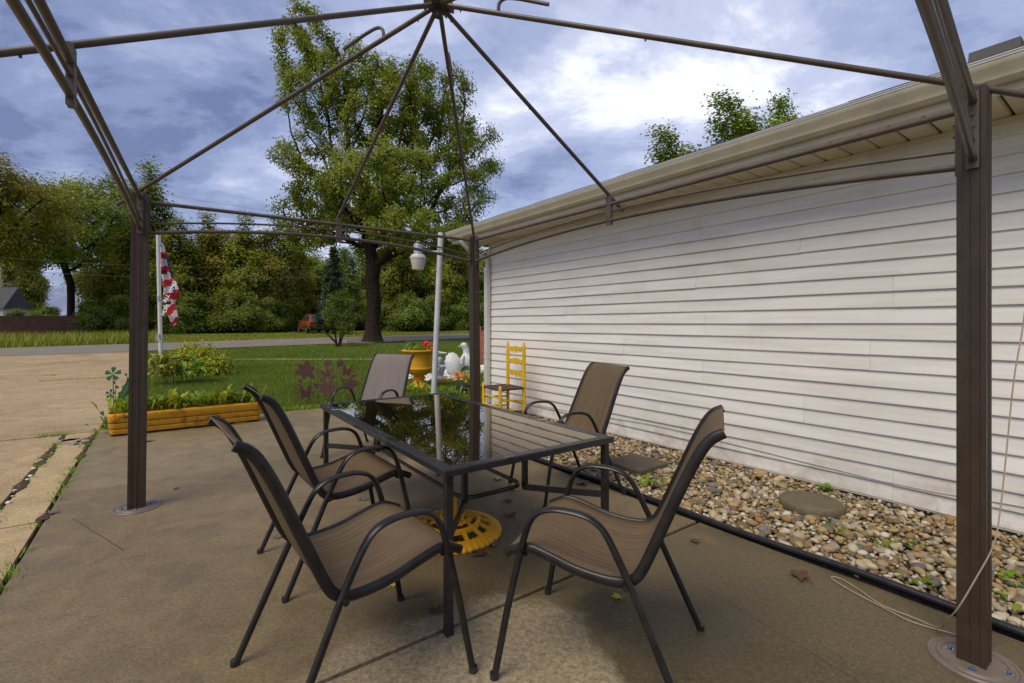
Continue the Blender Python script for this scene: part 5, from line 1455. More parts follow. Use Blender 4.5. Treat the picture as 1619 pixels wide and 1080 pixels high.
b = MB(); b.tube([(px_ + .05, Yp - .04, hz(399)), (lx + .07, Yp - .04, hz(397))], .013, 8); b.box((px_, Yp - .055, hz(396)), (.03, .012, .13)); b.build('arm', M['lampgrey'], yl, pb)
k = Yp / FPX
def lz(b, prof, mi=0, n=28, fl=None):
    b2 = MB(); b2.lathe([(r_ * k, hz(py)) for r_, py in prof], n, (lx, Yp - .04, 0), flute=fl, mi=mi); b.v_o = len(b.v); b.add(b2.v, b2.f, mi)
b = MB(); lz(b, [(0, 384), (4, 384), (5, 386), (6.2, 386.5), (7, 389), (6.8, 400), (7.4, 402), (0, 402)]); b.build('ballast_housing', M['lampgrey'], yl, pb)
b = MB(); lz(b, [(0, 381.5), (2.6, 382), (3, 384.2), (0, 384.2)]); b.build('photocell', M['amber'], yl, pb)
b = MB(); lz(b, [(6.5, 402), (10, 403.5), (12, 407), (12.2, 409.5), (11.6, 410)], n=60, fl=lambda th, z: .02 * math.cos(th * 30)); b.build('collar', M['lens'], yl, pb)
b = MB(); lz(b, [(11.6, 410), (11.3, 413), (9.2, 424), (8.8, 425.2), (0, 425.2)], n=60, fl=lambda th, z: .012 * math.cos(th * 30)); b.build('lens', M['lens'], yl, pb)
b = MB(); lz(b, [(8.9, 425.2), (9.0, 426.3), (6, 427.6), (0, 427.8)]); b.build('lens_cap', M['amber'], yl, pb)

# ------------------------------------------------------------------ flagpole and flag
g = G(255, 592); Yf = g.y
fp = empty('flagpole', g, 0, 'weathered white flagpole standing in the hosta bed', 'flagpole')
tf = Vector(((249.5 - CXP) / FPX * Yf, Yf, CAMH + (HOR - 366) / FPX * Yf))
M['polewear'] = yellow_mat('weathered_white', (.60, .62, .64), .45, 6)
b = MB(); b.tube([g - Vector((0, 0, .05)), g.lerp(tf, .5), tf], [.046, .043, .040], 16); b.build('pole', M['polewear'], fp, g)
b = MB(); q = g.lerp(tf, .53); b.tube([q - Vector((0, 0, .07)), q + Vector((0, 0, .07))], .049, 16); b.build('band', M['lampgrey'], fp, g)
b = MB(); q = g.lerp(tf, .26); b.box(q + Vector((0, -.065, 0)), (.07, .03, .16)); b.build('cleat', M['lampgrey'], fp, g)
b = MB(); b.tube(smooth([tf + Vector((.12, -.08, .02)), tf + Vector((.14, -.1, -1.2)), tf + Vector((.18, -.12, -2.6)), g.lerp(tf, .25) + Vector((.03, -.11, 0))], 6), .006, 5); b.build('halyard', M['whitepole'], fp, g)
# draped flag: grid in (row down, column out) with folds
M['f_red'] = pbr('flag_red', (.50, .012, .022), .75, var=.15); M['f_white'] = pbr('flag_white', (.62, .60, .60), .75, var=.08)
M['f_blue'] = pbr('flag_navy', (.018, .026, .11), .75, var=.2); M['f_brown'] = pbr('flag_brown', (.060, .020, .014), .75, var=.5, vscale=10)
M['f_black'] = pbr('flag_black', (.010, .010, .012), .8); M['f_orange'] = pbr('flag_orange', (.55, .16, .03), .7)
kf = Yf / FPX
def fpos(px, py, dy): return Vector(((px - CXP) * kf, Yf + dy, CAMH + (HOR - py) * kf))
left = [(386, 257), (400, 257), (420, 256), (440, 258), (460, 261), (478, 262), (490, 266), (497, 272), (505, 276), (514, 280)]
right = [(386, 260), (400, 265), (420, 271), (440, 278), (452, 284), (462, 287), (478, 280), (490, 283), (502, 285), (514, 281)]
def interp(tab, y):
    for (y0, x0), (y1, x1) in zip(tab, tab[1:]):
        if y <= y1: return x0 + (x1 - x0) * (y - y0) / (y1 - y0)
    return tab[-1][1]
NR, NC = 64, 22
vs_, fs_, mis = [], [], []
for i in range(NR + 1):
    py = 386 + 128 * i / NR; xl, xr = interp(left, py), interp(right, py)
    for j in range(NC + 1):
        t = j / NC; fo = .085 * math.sin(t * 9.4 + i * .055) * (.25 + .75 * min(1, i / 20)) + .03 * math.sin(t * 21 + i * .15)
        vs_.append(fpos(xl + 3.5 + (xr - xl) * t * 1.12, py + 1.2 * math.sin(t * 9.4), fo - .16))
for i in range(NR):
    for j in range(NC):
        fs_.append((i * (NC + 1) + j, i * (NC + 1) + j + 1, (i + 1) * (NC + 1) + j + 1, (i + 1) * (NC + 1) + j))
        py = 386 + 128 * (i + .5) / NR; t = (j + .5) / NC
        s_ = (py + 11 * t) / 10.2
        m_ = 0 if int(s_) % 2 == 0 else 1
        if t > .62 and 404 < py < 447: m_ = 2 if py < 424 else 3
        if py > 437 and abs(py - 444) < 3 and t > .75: m_ = 5
        if 447 < py < 462 and .45 < t < .82: m_ = 2 if (i * 7 + j * 3) % 6 else 1
        if 430 < py < 437 and t < .5: m_ = 3
        if 458 < py < 474 and t > .62: m_ = 3 if t < .85 else 0
        if t < .13 and 455 < py < 490: m_ = 4
        if 474 < py < 484 and t < .6: m_ = 3 if (i // 2) % 2 else 1
        if py < 391: m_ = 1
        mis.append(m_)
fl_o = fpos(257, 386, -.1)
b = MB(); b.v = [tuple(p) for p in vs_]; b.f = fs_; b.m = mis
flag = b.build('flag', [M['f_red'], M['f_white'], M['f_blue'], M['f_brown'], M['f_black'], M['f_orange']], origin=fl_o, angle=80, flip=False)
tag(flag, 'limp red white and blue memorial flag with lettering hanging on the flagpole', 'flag')
def text_part(txt, parent, loc, rot, size, mat, origin, ext=.002, name='lettering'):
    cu = bpy.data.curves.new('txt', 'FONT'); cu.body = txt; cu.size = size; cu.extrude = ext; cu.offset = size * .02
    to = bpy.data.objects.new('txt', cu); C.objects.link(to)
    dg = bpy.context.evaluated_depsgraph_get(); me = bpy.data.meshes.new_from_object(to.evaluated_get(dg))
    bpy.data.objects.remove(to); me.name = name
    me.materials.clear(); me.materials.append(mat)
    o = bpy.data.objects.new(name, me); C.objects.link(o); o.parent = parent
    o.location = Vector(loc) - Vector(origin); o.rotation_euler = rot
    return o
M['letter'] = pbr('white_lettering', (.78, .78, .80), .7, var=.03)
text_part('ALL WHO', flag, fpos(279, 480, -.36), (R(90), R(-62), 0), .125, M['letter'], fl_o)
text_part('HON', flag, fpos(275, 500, -.34), (R(90), R(-62), 0), .12, M['letter'], fl_o)

# ------------------------------------------------------------------ white stone bed and ornaments
wb_poly = []
for k in range(20):
    a = 2 * math.pi * k / 20; wb_poly.append((-1.35 + 1.5 * math.cos(a), 12.2 + 1.75 * math.sin(a)))
ws = terrain_sheet('stone_bed', wb_poly, -.012, M['gravelbed']); tag(ws, 'bed of white stones near the house corner')
rng = np.random.default_rng(9); n = 3600
a = rng.uniform(0, 6.28, n); r_ = np.sqrt(rng.uniform(0, 1, n)); X = -1.35 + 1.45 * r_ * np.cos(a); Y = 12.2 + 1.7 * r_ * np.sin(a)
pp = np.stack([X, Y, np.array([tz(y_) for y_ in Y]) + rng.uniform(-.01, .03, n)], 1)
t2, m2 = rock_pile(rng, pp, rng.uniform(.022, .045, n)); tag(joined_rocks('white_stones', pp, t2, m2, M['whitestone'], ws, IC1), kind='stuff')
rosette('stone_bed_plant', (-1.25, 11.6, tz(11.6)), 26, .26, .03, 51, LM['fresh'], 'green sprigs growing through the white stones', 'plant', spread=.30)
M['timber'] = yellow_mat('yellow_timber', (.38, .24, .05), .7, 8)
b = MB(); p, q = Vector((-1.72, 10.35, tz(10.35) + .02)), Vector((-.70, 10.75, tz(10.75) + .02)); b.bar(p, q, .07, .07)
o = b.build('timber_edging', M['timber'], origin=p, angle=0); tag(o, 'yellowed timber edging in front of the white stones', 'timber')
M['whitepaint'] = pbr('white_statue', (.62, .63, .65), .6, var=.12, vscale=12, bump=.4, bscale=40)
M['beak'] = pbr('yellow_beak', (.60, .45, .05), .5); M['eye'] = pbr('teal_eye', (.03, .22, .25), .4)
# goose: body, neck, head, beak, wing
gs = Vector((-1.12, 11.7, tz(11.7) + .0))
gz = empty('goose_statue', gs, 0, 'white textured goose statue partly behind the middle post', 'statue'); gz.scale = (.93, .93, .95)
b = MB(); b.lathe([(.0, 0), (.14, 0), (.15, .04), (.15, .12), (.175, .25), (.18, .36), (.15, .46), (.105, .52), (.085, .57), (.09, .60), (.0, .62)], 22, flute=lambda th, z: .10 * math.cos(th) + .03 * math.sin(th * 9 + z * 60))
b.build('body', M['whitepaint'], gz)
b = MB(); b.tube(smooth([(.0, 0, .56), (-.01, 0, .64), (-.035, -.01, .70), (-.055, -.015, .73)], 5), [.085] * 6 + [.08] * 5 + [.086] * 5, 14); b.lathe([(0, -.085), (.05, -.07), (.085, -.02), (.088, .03), (.06, .075), (0, .09)], 16, (-.06, -.015, .735)); b.build('head', M['whitepaint'], gz, angle=60)
b = MB(); b.tube([(-.13, -.05, .735), (-.165, -.065, .728), (-.195, -.08, .715)], [.030, .022, .008], 8, side=(0, 0, 1)); b.build('beak', M['beak'], gz)
b = MB(); b.lathe([(0, -.02), (.016, -.01), (.018, 0), (.012, .014), (0, .02)], 10, (-.095, -.088, .75)); b.build('eye', M['eye'], gz)
b = MB(); b.tube([(-.05, -.14, .50), (-.10, -.20, .40), (-.09, -.20, .30), (-.05, -.16, .24)], [.03, .055, .05, .02], 8); b.build('wing', M['whitepaint'], gz)
# large white shell
b = MB(); sh = Vector((-1.40, 11.45, tz(11.45)))
exs, eys = Vector((.94, .34, 0)), Vector((-.12, .30, .95)).normalized()
NA, NB = 26, 8; vs_, fs_ = [], []
nrm_ = exs.cross(eys).normalized()
for i in range(NB + 1):
    for j in range(NA):
        th = 2 * math.pi * j / NA; rr = i / NB; sc = 1 + (.05 * math.cos(th * 13) * rr)
        p = sh + Vector((0, 0, .30)) + exs * (.20 * rr * sc * math.cos(th)) + eys * (.29 * rr * sc * math.sin(th)) - nrm_ * (.08 * rr * rr + (.012 * math.cos(th * 13) * rr))
        vs_.append(p)
for i in range(NB):
    for j in range(NA): fs_.append((i * NA + j, i * NA + (j + 1) % NA, (i + 1) * NA + (j + 1) % NA, (i + 1) * NA + j))
b.add(vs_, fs_); b.box(sh + Vector((0, .08, .06)), (.16, .14, .14))
o = b.build('shell_ornament', M['whitepaint'], origin=sh, angle=50); tag(o, 'big white scalloped shell leaning beside the goose statue', 'ornament')
sd = o.modifiers.new('solid', 'SOLIDIFY'); sd.thickness = .02
# grey-blue bust figurine and white dove behind the pole
M['greyblue'] = pbr('grey_blue_figurine', (.33, .36, .48), .6, var=.25, vscale=14, bump=.4)
f0 = Vector((-1.63, 10.75, tz(10.75))); b = MB(); fz = empty('figurine', f0, 0, 'grey-blue garden figurine right of the white pole', 'figurine')
b.lathe([(.0, 0), (.12, 0), (.12, .04), (.085, .08), (.10, .18), (.13, .26), (.12, .30), (.06, .33), (.05, .35)], 18, flute=lambda th, z: .08 * math.sin(3 * th + 6 * z)); b.build('body', M['greyblue'], fz)
b = MB(); b.lathe([(.03, .34), (.07, .37), (.082, .42), (.07, .475), (.03, .50), (0, .505)], 16); b.build('head', M['greyblue'], fz)
d0 = Vector((-1.80, 11.2, tz(11.2))); dz = empty('dove_ornament', d0, 0, 'white dove ornament peeking out beside the yellow urn rim', 'ornament')
b = MB(); b.tube(smooth([(-.05, 0, .60), (.03, 0, .58), (.14, 0, .565), (.27, -.01, .56)], 5), [.055 - .003 * i for i in range(16)], 12, r2=[.07 - .0042 * i for i in range(16)]); b.build('body', M['whitepaint'], dz)
b = MB(); b.lathe([(0, -.05), (.035, -.03), (.042, .0), (.03, .04), (0, .05)], 12, (-.02, 0, .685)); b.tube([(-.03, 0, .60), (-.02, 0, .68)], .03, 10); b.build('head', M['whitepaint'], dz)
b = MB(); b.lathe([(.0, 0), (.09, 0), (.085, .03), (.022, .05), (.022, .55), (.0, .56)], 14); b.build('stand', M['greyblue'], dz)
M['greenglaze'] = pbr('green_glaze', (.012, .11, .035), .3); M['orange'] = pbr('orange_leaf_glaze', (.55, .16, .03), .45, var=.25, vscale=15)
def dish(name, c, rx, rz_, mat, lab, seed=0, tilt=.8, lobes_=0, cat='ornament'):
    b = MB(); c = Vector(c); e1 = Vector((1, .1, 0)).normalized(); e2 = Vector((0, math.cos(tilt), math.sin(tilt))); nn = e1.cross(e2); vs_, fs_ = [], []
    NA = 24
    for i in range(5):
        for j in range(NA):
            th = 2 * math.pi * j / NA; q = i / 4 * (1 + (.16 * math.cos(th * lobes_) if lobes_ else .06 * math.cos(2 * th)))
            vs_.append(c + e1 * rx * q * math.cos(th) + e2 * rz_ * q * math.sin(th) + nn * (.05 * (i / 4) ** 2))
    for i in range(4):
        for j in range(NA): fs_.append((i * NA + j, i * NA + (j + 1) % NA, (i + 1) * NA + (j + 1) % NA, (i + 1) * NA + j))
    b.add(vs_, fs_); o = b.build(name, mat, origin=c, angle=60); sd = o.modifiers.new('solid', 'SOLIDIFY'); sd.thickness = .012; tag(o, lab, cat); return o
dish('leaf_dish', (-1.73, 10.45, tz(10.45) + .26), .16, .13, M['greenglaze'], 'green leaf dish between urn and figurine', tilt=1.1)
b = MB(); b.tube([(-1.73, 10.47, tz(10.45) - .01), (-1.73, 10.47, tz(10.45) + .25)], .012, 6); o = b.build('dish_stake', M['plastic'], origin=(-1.73, 10.47, tz(10.45))); tag(o, 'dark stake carrying the green leaf dish', 'stake')
dish('leaf_dish', (-1.07, 11.0, tz(11) + .16), .12, .13, M['greenglaze'], 'green leaf dish in front of the goose statue', tilt=1.1)
dish('leaf_dish', (-1.17, 10.85, tz(10.85) + .06), .17, .16, M['orange'], 'orange leaf-shaped dish lying on the white stones', tilt=.35, lobes_=7)
M['darkpot'] = pbr('dark_rock', (.012, .012, .013), .7, var=.5, bump=.8)
v0, f0_ = IC[3]; me = bpy.data.meshes.new('dark_rock'); me.from_pydata([(x * .13, y * .11, z * .13) for x, y, z in v0.tolist()], [], f0_.tolist()); me.materials.append(M['darkpot']); me.shade_smooth()
o = bpy.data.objects.new('rock', me); o.location = (-.92, 8.9, .09); C.objects.link(o); tag(o, 'dark rock in the plants left of the middle post', 'rock')
# rust-coloured carved post by the downspout
M['redwood'] = pbr('red_cedar', (.26, .085, .045), .75, var=.25, vscale=9, bump=.4)
cp = Vector((-.79, 14.3, tz(14.3))); cpo = empty('carved_post', cp, 0, 'reddish brown carved wooden post beyond the middle gazebo post', 'post')
b = MB(); b.lathe([(.0, 0), (.30, 0), (.30, .70), (.28, .78), (.27, .98)], 8, flute=lambda th, z: .04 * math.cos(4 * th)); b.build('trunk', M['redwood'], cpo)
for k in range(5):
    th = k * 1.2566; b = MB(); b.tube([(.20 * math.cos(th), .20 * math.sin(th), .92), (.215 * math.cos(th), .215 * math.sin(th), 1.06), (.19 * math.cos(th), .19 * math.sin(th), 1.13)], [.075, .055, .02], 8); b.build('finial', M['redwood'], cpo)
b = MB(); b.box((cp.x, cp.y, cp.z - .05), (.4, .4, .1)); b.build('footing', M['foundation'], cpo, cp)

# ------------------------------------------------------------------ yellow ladder-back chair
M['ychair'] = pbr('yellow_chair_paint', (.68, .42, .006), .45, var=.12, vscale=8)
M['rush'] = pbr('dark_rush_seat', (.060, .034, .026), .75, var=.35, vscale=40, bump=.6)
yc = empty('ladder_chair', (-.11, 6.475, .01), math.atan2(-.53, -.84), 'small yellow ladder-back chair with dark rush seat by the house wall', 'chair')
# local x forward, y left
hw, hd = .205, .19
for sg in (-1, 1):
    b = MB(); b.lathe([(.0, 0), (.016, 0), (.021, .1), (.024, .45), (.024, .90), (.022, .97), (.016, 1.03), (.010, 1.045), (0, 1.05)], 12, (-hd, sg * hw, 0)); b.build('rear_post', M['ychair'], yc)
    b = MB(); b.lathe([(.0, 0), (.016, 0), (.022, .1), (.023, .44), (.020, .465), (.010, .48), (0, .482)], 12, (hd, sg * hw * 1.08, 0)); b.build('leg', M['ychair'], yc)
    for z in (.14, .27): b = MB(); b.tube([(-hd, sg * hw, z), (hd, sg * hw * 1.08, z + .02)], .011, 8); b.build('rung', M['ychair'], yc)
for x, z in ((hd, .20), (hd, .32), (-hd, .22)): b = MB(); b.tube([(x, -hw, z), (x, hw, z)], .011, 8); b.build('rung', M['ychair'], yc)
for z in (.56, .73, .89):
    pts_u, pts_l = [], []
    for k in range(17):
        t = k / 16 * 2 - 1; pts_u.append((t * hw, z + .078 + .016 * max(0, math.cos(t * 2.6)) - .006 * abs(math.sin(t * 3.14)))); pts_l.append((t * hw, z + .030 * abs(math.sin(abs(t) ** .9 * 2 * math.pi)) ** .8 * (1 if abs(t) < .98 else 0)))
    b = MB(); b.prism(pts_l + pts_u[::-1], (-hd - .003, 0, 0), (0, 1, 0), (0, 0, 1), .013); b.build('slat', M['ychair'], yc, angle=0)
b = MB(); N_ = 12; vs_, fs_ = [], []
for i in range(N_ + 1):
    for j in range(N_ + 1):
        x = -hd + 2 * hd * i / N_; y = (hw + .012) * (j / N_ * 2 - 1) * (1 + .06 * i / N_); a_ = x / hd; c_ = y / hw
        vs_.append((x, y, .432 - .012 * (1 - a_ * a_) * (1 - c_ * c_) + .004 * ((i + j) % 2)))
for i in range(N_):
    for j in range(N_): fs_.append((i * (N_ + 1) + j, (i + 1) * (N_ + 1) + j, (i + 1) * (N_ + 1) + j + 1, i * (N_ + 1) + j + 1))
b.add(vs_, fs_); b.build('seat', M['rush'], yc, angle=0)
for sg in (-1, 1): b = MB(); b.tube([(-hd, sg * (hw + .008), .428), (hd, sg * hw * 1.08, .428)], .015, 8); b.build('seat_edge', M['rush'], yc)
for sx in (-1, 1): b = MB(); b.tube([(sx * hd, -hw, .428), (sx * hd, hw, .428)], .015, 8); b.build('seat_edge', M['rush'], yc)

# ------------------------------------------------------------------ car beyond the road
M['carpaint'] = pbr('orange_red_car_paint', (.26, .055, .012), .22, var=.05, spec=.6, coat=.6)
M['carglass'] = pbr('car_glass', (.035, .04, .05), .06, var=.1, spec=.8)
M['tyre'] = pbr('tyre_rubber', (.015, .015, .015), .8); M['rim'] = pbr('alloy_rim', (.45, .46, .48), .3, metal=.8)
M['lightred'] = pbr('tail_lens', (.35, .01, .01), .15); M['chrome'] = pbr('bright_trim', (.65, .66, .68), .2, metal=.9); M['blacktrim'] = pbr('black_trim', (.018, .018, .018), .6)
g = G(505, 527.0) + Vector((-.59, .807, 0)) * 2.1; g.z = tz(g.y) - .03; car = empty('parked_car', g, math.atan2(.807, -.59), 'orange-red car parked facing away across the road', 'car'); car.scale = (1.08, 1.08, 1.08)
st_ = [(-2.15, .80, .42, .95, None), (-2.05, .86, .36, 1.0, None), (-1.2, .90, .30, 1.02, None), (0, .91, .30, 1.0, None), (1.1, .90, .30, .98, None), (1.75, .86, .32, .92, None), (2.05, .74, .40, .80, None)]
b = MB(); vs_, fs_ = [], []
NS = 12
for (x, hw_, z0, z1, _) in st_:
    sec = [(-hw_ * .9, z0), (hw_ * .9, z0), (hw_ * .98, z0 + .1), (hw_, (z0 + z1) / 2), (hw_ * .98, z1 - .12), (hw_ * .90, z1), (0, z1 + .03), (-hw_ * .90, z1), (-hw_ * .98, z1 - .12), (-hw_, (z0 + z1) / 2), (-hw_ * .98, z0 + .1)]
    NS = len(sec); vs_ += [(x, y, z) for y, z in sec]
for i in range(len(st_) - 1):
    for k in range(NS): fs_.append((i * NS + k, i * NS + (k + 1) % NS, (i + 1) * NS + (k + 1) % NS, (i + 1) * NS + k))
fs_ += [tuple(range(NS)), tuple((len(st_) - 1) * NS + k for k in range(NS))]
b.add(vs_, fs_); b.build('body', M['carpaint'], car, angle=40)
b = MB(); vs_, fs_ = [], []
for (x, hw_, z) in ((-1.95, .80, 1.0), (-1.55, .66, 1.50), (-1.2, .64, 1.56), (-.2, .64, 1.58), (.3, .62, 1.50), (1.0, .78, 1.0)):
    zb_ = .98
    vs_ += [(x, -max(hw_, .80), zb_), (x, -hw_, z), (x, hw_, z), (x, max(hw_, .80), zb_)]
for i in range(5):
    for k in range(3): fs_.append((i * 4 + k, i * 4 + k + 1, (i + 1) * 4 + k + 1, (i + 1) * 4 + k))
b.add(vs_, fs_); b.build('cabin', M['carpaint'], car, angle=30)
b = MB(); b.add([(-1.935, -.62, 1.06), (-1.935, .62, 1.06), (-1.60, .52, 1.46), (-1.60, -.52, 1.46)], [(0, 1, 2, 3)]); b.build('rear_window', M['carglass'], car, angle=0)
b = MB(); b.add([(.99, -.62, 1.03), (.99, .62, 1.03), (.36, .54, 1.47), (.36, -.54, 1.47)], [(0, 1, 2, 3)]); b.build('windscreen', M['carglass'], car, angle=0)
for sg in (-1, 1):
    for (xa, xb, xc, xd) in ((-1.75, -1.35, -1.30, -1.05), (-1.25, -.95, -.30, -.30), (-.22, -.22, .12, .62)):
        def sp_(x, z):
            hh = .80 + (.64 - .80) * (z - .98) / .58; return (x, sg * (hh + .012), z)
        b = MB(); b.add([sp_(xa, 1.06), sp_(xd, 1.06), sp_(xc, 1.47), sp_(xb, 1.47)], [(0, 1, 2, 3)]); b.build('side_window', M['carglass'], car, angle=0)
    for x in (-1.32, 1.30):
        w_ = empty('wheel', (x, sg * .80, .33)); w_.parent = car
        b = MB(); b.lathe([(.20, -.10), (.30, -.105), (.33, -.08), (.335, 0), (.33, .08), (.30, .105), (.20, .10)], 28, cap=False); ty_ = b.build('tyre', M['tyre'], w_); ty_.rotation_euler = (R(90), 0, 0)
        b = MB(); b.lathe([(0, -.06), (.05, -.075), (.20, -.085), (.215, -.10), (.215, .10), (.20, .085), (.05, .075), (0, .06)], 28, flute=lambda th, z: 0, cap=False); ri = b.build('rim', M['rim'], w_); ri.rotation_euler = (R(90), 0, 0)
        b = MB(); b.tube([(x + .40 * math.cos(t * .314), sg * .895, .36 + .40 * math.sin(t * .314)) for t in range(11)], .035, 6, side=(0, 1, 0)); b.build('wheel_arch', M['blacktrim'], car)
    b = MB(); b.box((-2.14, sg * .64, .86), (.06, .28, .13)); b.build('tail_light', M['lightred'], car, angle=0)
    b = MB(); b.box((1.98, sg * .60, .72), (.08, .26, .12)); b.build('headlight', M['chrome'], car, angle=0)
    b = MB(); b.box((.62, sg * .97, 1.06), (.10, .16, .11)); b.build('mirror', M['carpaint'], car, angle=0)
    b = MB(); b.tube([(-1.5, sg * .56, 1.59), (-.2, sg * .56, 1.62)], .018, 6); b.build('roof_rail', M['chrome'], car)
b = MB(); b.box((-2.17, 0, .50), (.10, 1.62, .20)); b.build('rear_bumper', M['blacktrim'], car, angle=0)
b = MB(); b.box((-2.225, 0, .60), (.02, 1.3, .04)); b.build('bumper_trim', M['chrome'], car, angle=0)
b = MB(); b.box((-2.17, 0, .80), (.02, .34, .13)); b.build('number_plate', M['f_white'], car, angle=0)
b = MB(); b.box((2.05, 0, .46), (.12, 1.5, .18)); b.build('front_bumper', M['blacktrim'], car, angle=0)

# ------------------------------------------------------------------ fence, far houses, wires
M['fence'] = pbr('brown_fence_board', (.115, .050, .032), .8, var=.35, vscale=4, bump=.4)
fa, fb = Vector((-44, 30.5, 0)), Vector(((150 - CXP) / FPX * 38, 38, 0))
fe = empty('board_fence', (fa.x, fa.y, tz(fa.y)), 0, 'long dark brown board fence behind the tall grass', 'fence'); FO = fe.location.copy()
d = (fb - fa); Lf = d.length; d.normalize(); nb = int(Lf / .30)
for i in range(nb):
    t = i * .30; p = fa + d * (t + .15); zt = tz(p.y); hh = 1.55 + .012 * math.sin(i * 2.3)
    b = MB(); b.box((p.x, p.y, zt + hh / 2 - .03), (.298, .025, hh), d, Vector((-d.y, d.x, 0))); b.build('board', M['fence'], fe, FO, angle=0)
for zz in (.35, 1.2):
    b = MB(); b.bar((fa.x, fa.y + .04, tz(fa.y) + zz), (fb.x, fb.y + .04, tz(fb.y) + zz), .04, .09); b.build('rail', M['fence'], fe, FO, angle=0)
M['farwall'] = pbr('pale_far_wall', (.50, .46, .45), .8); M['farroof'] = pbr('slate_roof', (.060, .060, .070), .85, var=.2); M['farglass'] = M['carglass']
def far_house(name, px0, px1, Y, zw, zr, depth, lab, wall, wins):
    x0, x1 = spot(px0, Y)[0], spot(px1, Y)[0]; z0 = tz(Y) - .05
    h = empty(name, (x0, Y, z0), 0, lab, 'house'); O = h.location.copy()
    b = MB(); b.hexa([(x0, Y, z0), (x1, Y, z0), (x1, Y + depth, z0), (x0, Y + depth, z0), (x0, Y, zw), (x1, Y, zw), (x1, Y + depth, zw), (x0, Y + depth, zw)]); b.build('wall', wall, h, O, angle=0)
    b = MB(); e_ = .35; ym = Y + depth / 2
    b.add([(x0 - e_, Y - e_, zw - .05), (x1 + e_, Y - e_, zw - .05), (x1 + e_, ym, zr), (x0 - e_, ym, zr), (x1 + e_, Y + depth + e_, zw - .05), (x0 - e_, Y + depth + e_, zw - .05)], [(0, 1, 2, 3), (3, 2, 4, 5), (0, 3, 5), (1, 4, 2), (0, 5, 4, 1)]); b.build('roof', M['farroof'], h, O, angle=0)
    for (fx, fz, w_, hh) in wins:
        x = x0 + (x1 - x0) * fx
        b = MB(); b.box((x, Y - .01, fz), (w_ + .16, .04, hh + .16)); wo = b.build('window', M['f_white'], h, O, angle=0)
        b = MB(); b.box((x, Y - .035, fz), (w_, .02, hh)); b.build('pane', M['farglass'], wo, O, angle=0)
far_house('far_house', -100, 5, 60, 3.3, 6.0, 3, 'far house with dark grey roof at the left edge', M['farwall'], [(.9, 2.4, .9, 1.0), (.55, 2.4, 1.0, 1.0)])
far_house('garage', 92, 140, 56, 2.0, 2.75, 5, 'low grey-roofed garage behind the fence', M['farwall'], [(.3, 1.2, .7, .6)])
far_house('shed', 176, 215, 48, 2.9, 3.7, 4, 'white shed half hidden by trees left of the gazebo post', M['f_white'], [(.6, 1.6, .7, .7)])
M['wire'] = pbr('power_wire', (.08, .08, .08), .6)
for i, (y0, y1, lab) in enumerate(((228, 338, 'highest overhead wire crossing the sky at left'), (397, 420, 'upper of the two low wires before the left trees'), (417, 436, 'lower of the two low wires before the left trees'))):
    Yw = 30; b = MB(); p, q = Vector(((-120 - CXP) / FPX * Yw, Yw, CAMH + (HOR - y0 + 2) / FPX * Yw)), Vector(((560 - CXP) / FPX * Yw, Yw, CAMH + (HOR - y1 - (0 if i else 12)) / FPX * Yw))
    pts = [p.lerp(q, t / 24) - Vector((0, 0, .5 * (1 - (2 * t / 24 - 1) ** 2))) for t in range(25)]
    b.tube(pts, .007, 5); o = b.build('power_line', M['wire'], origin=p); tag(o, lab, 'power line', 'overhead wires')

# ------------------------------------------------------------------ fallen leaves and small litter
M['dleaf'] = pbr('dead_brown_leaf', (.085, .042, .024), .7, var=.4, vscale=30)
M['dleaf2'] = pbr('dead_grey_leaf', (.12, .10, .085), .7, var=.3, vscale=30)
M['yleaf'] = pbr('yellow_fallen_leaf', (.50, .40, .04), .6, var=.2, vscale=30); M['gleaf'] = pbr('pale_green_leaf', (.24, .28, .10), .6)
def fallen(px, py, size, mat, lab, seed, z=0.004):
    r_ = random.Random(seed); g = G(px, py); b = MB(); a0 = r_.uniform(0, 6.28); n = 15; vs_ = [(g.x, g.y, z + .006)]
    for k in range(n):
        th = a0 + 2 * math.pi * k / n; rr = size * (1.0 if k % 3 == 0 else .58) * r_.uniform(.75, 1.15); vs_.append((g.x + rr * math.cos(th), g.y + rr * math.sin(th), z + r_.uniform(.0, size * .32)))
    b.add(vs_, [(0, 1 + k, 1 + (k + 1) % n) for k in range(n)])
    s_ = Vector((math.cos(a0), math.sin(a0), 0)); b.tube([Vector((g.x, g.y, z + .004)), Vector((g.x, g.y, z + .004)) - s_ * size * 1.5], .0015, 4)
    o = b.build('fallen_leaf', mat, origin=(g.x, g.y, 0), angle=0); sd = o.modifiers.new('solid', 'SOLIDIFY'); sd.thickness = .0012
    tag(o, lab, 'leaf', 'fallen leaves on the patio')
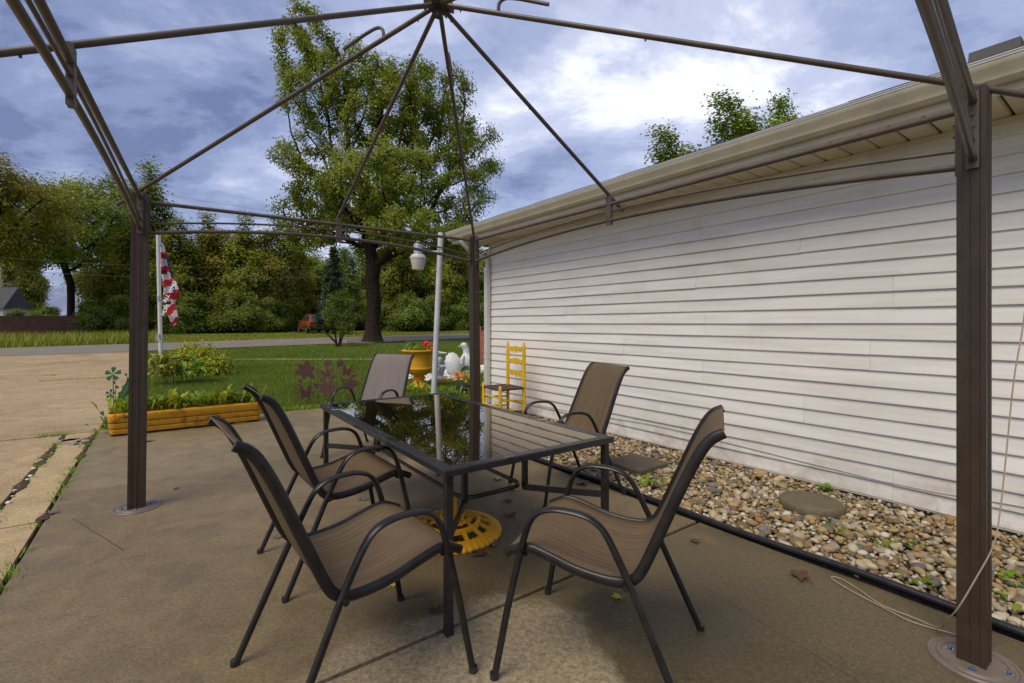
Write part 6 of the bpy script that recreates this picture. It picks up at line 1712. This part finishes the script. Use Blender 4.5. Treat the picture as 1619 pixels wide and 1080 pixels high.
for i, (px, py, s_, m_, lab) in enumerate((
    (808, 815, .055, 'dleaf', 'curled dark brown leaf right of the umbrella base'), (803, 793, .04, 'dleaf', 'small dark leaf beneath the table by the stretcher ring'),
    (787, 758, .05, 'gleaf', 'pale green leaf on the concrete under the table'), (814, 775, .04, 'gleaf', 'pale green leaf fragment under the table near the ring corner'),
    (778, 862, .06, 'dleaf2', 'crumpled brown leaf at the right rim of the umbrella base'), (757, 877, .055, 'dleaf', 'dark crumpled leaf before the yellow umbrella base'),
    (920, 765, .07, 'dleaf2', 'grey curled leaf beside the black edging behind the right chair'), (975, 945, .03, 'yleaf', 'yellow leaf under the nearest right chair'),
    (1265, 912, .06, 'dleaf', 'brown maple leaf on the concrete beside the edging'), (1098, 857, .04, 'dleaf', 'dark leaf on the concrete behind the nearest right chair'),
    (442, 848, .055, 'dleaf2', 'grey-brown leaf behind the nearest left chair'), (455, 835, .05, 'dleaf', 'brown leaf behind the nearest left chair, farther one'),
    (575, 790, .05, 'dleaf2', 'dry leaf under the middle left chair'), (623, 926, .028, 'yleaf', 'small orange-yellow leaf under the nearest left chair'),
    (278, 773, .022, 'dleaf', 'tiny brown leaf right of the left post base'), (83, 812, .05, 'dleaf2', 'grey leaf lying in the seam by the patio edge'),
    (235, 698, .06, 'dleaf2', 'brown leaf at the front left foot of the trough'), (690, 968, .05, 'dleaf', 'dark wet leaf beside the near table leg'))):
    fallen(px, py, s_, M[m_], lab, 200 + i)
# broken flagstones by the trough end
M['flag_stone'] = pbr('broken_concrete', (.30, .25, .19), .9, var=.3, bump=.6)
rs = random.Random(6)
for i in range(6):
    c_ = W(6.75 + rs.uniform(0, .5), -.86 + rs.uniform(0, .16), .0); r_ = rs.uniform(.05, .10)
    b = MB(); b.prism([(r_ * rs.uniform(.7, 1.2) * math.cos(k * 1.047), r_ * rs.uniform(.7, 1.2) * math.sin(k * 1.047)) for k in range(6)], c_ + Vector((0, 0, .012)), UV, VV, .03)
    o = b.build('rubble', M['flag_stone'], origin=c_, angle=0); tag(o, 'broken bit of concrete beside the trough end', 'rubble', 'rubble by the trough')
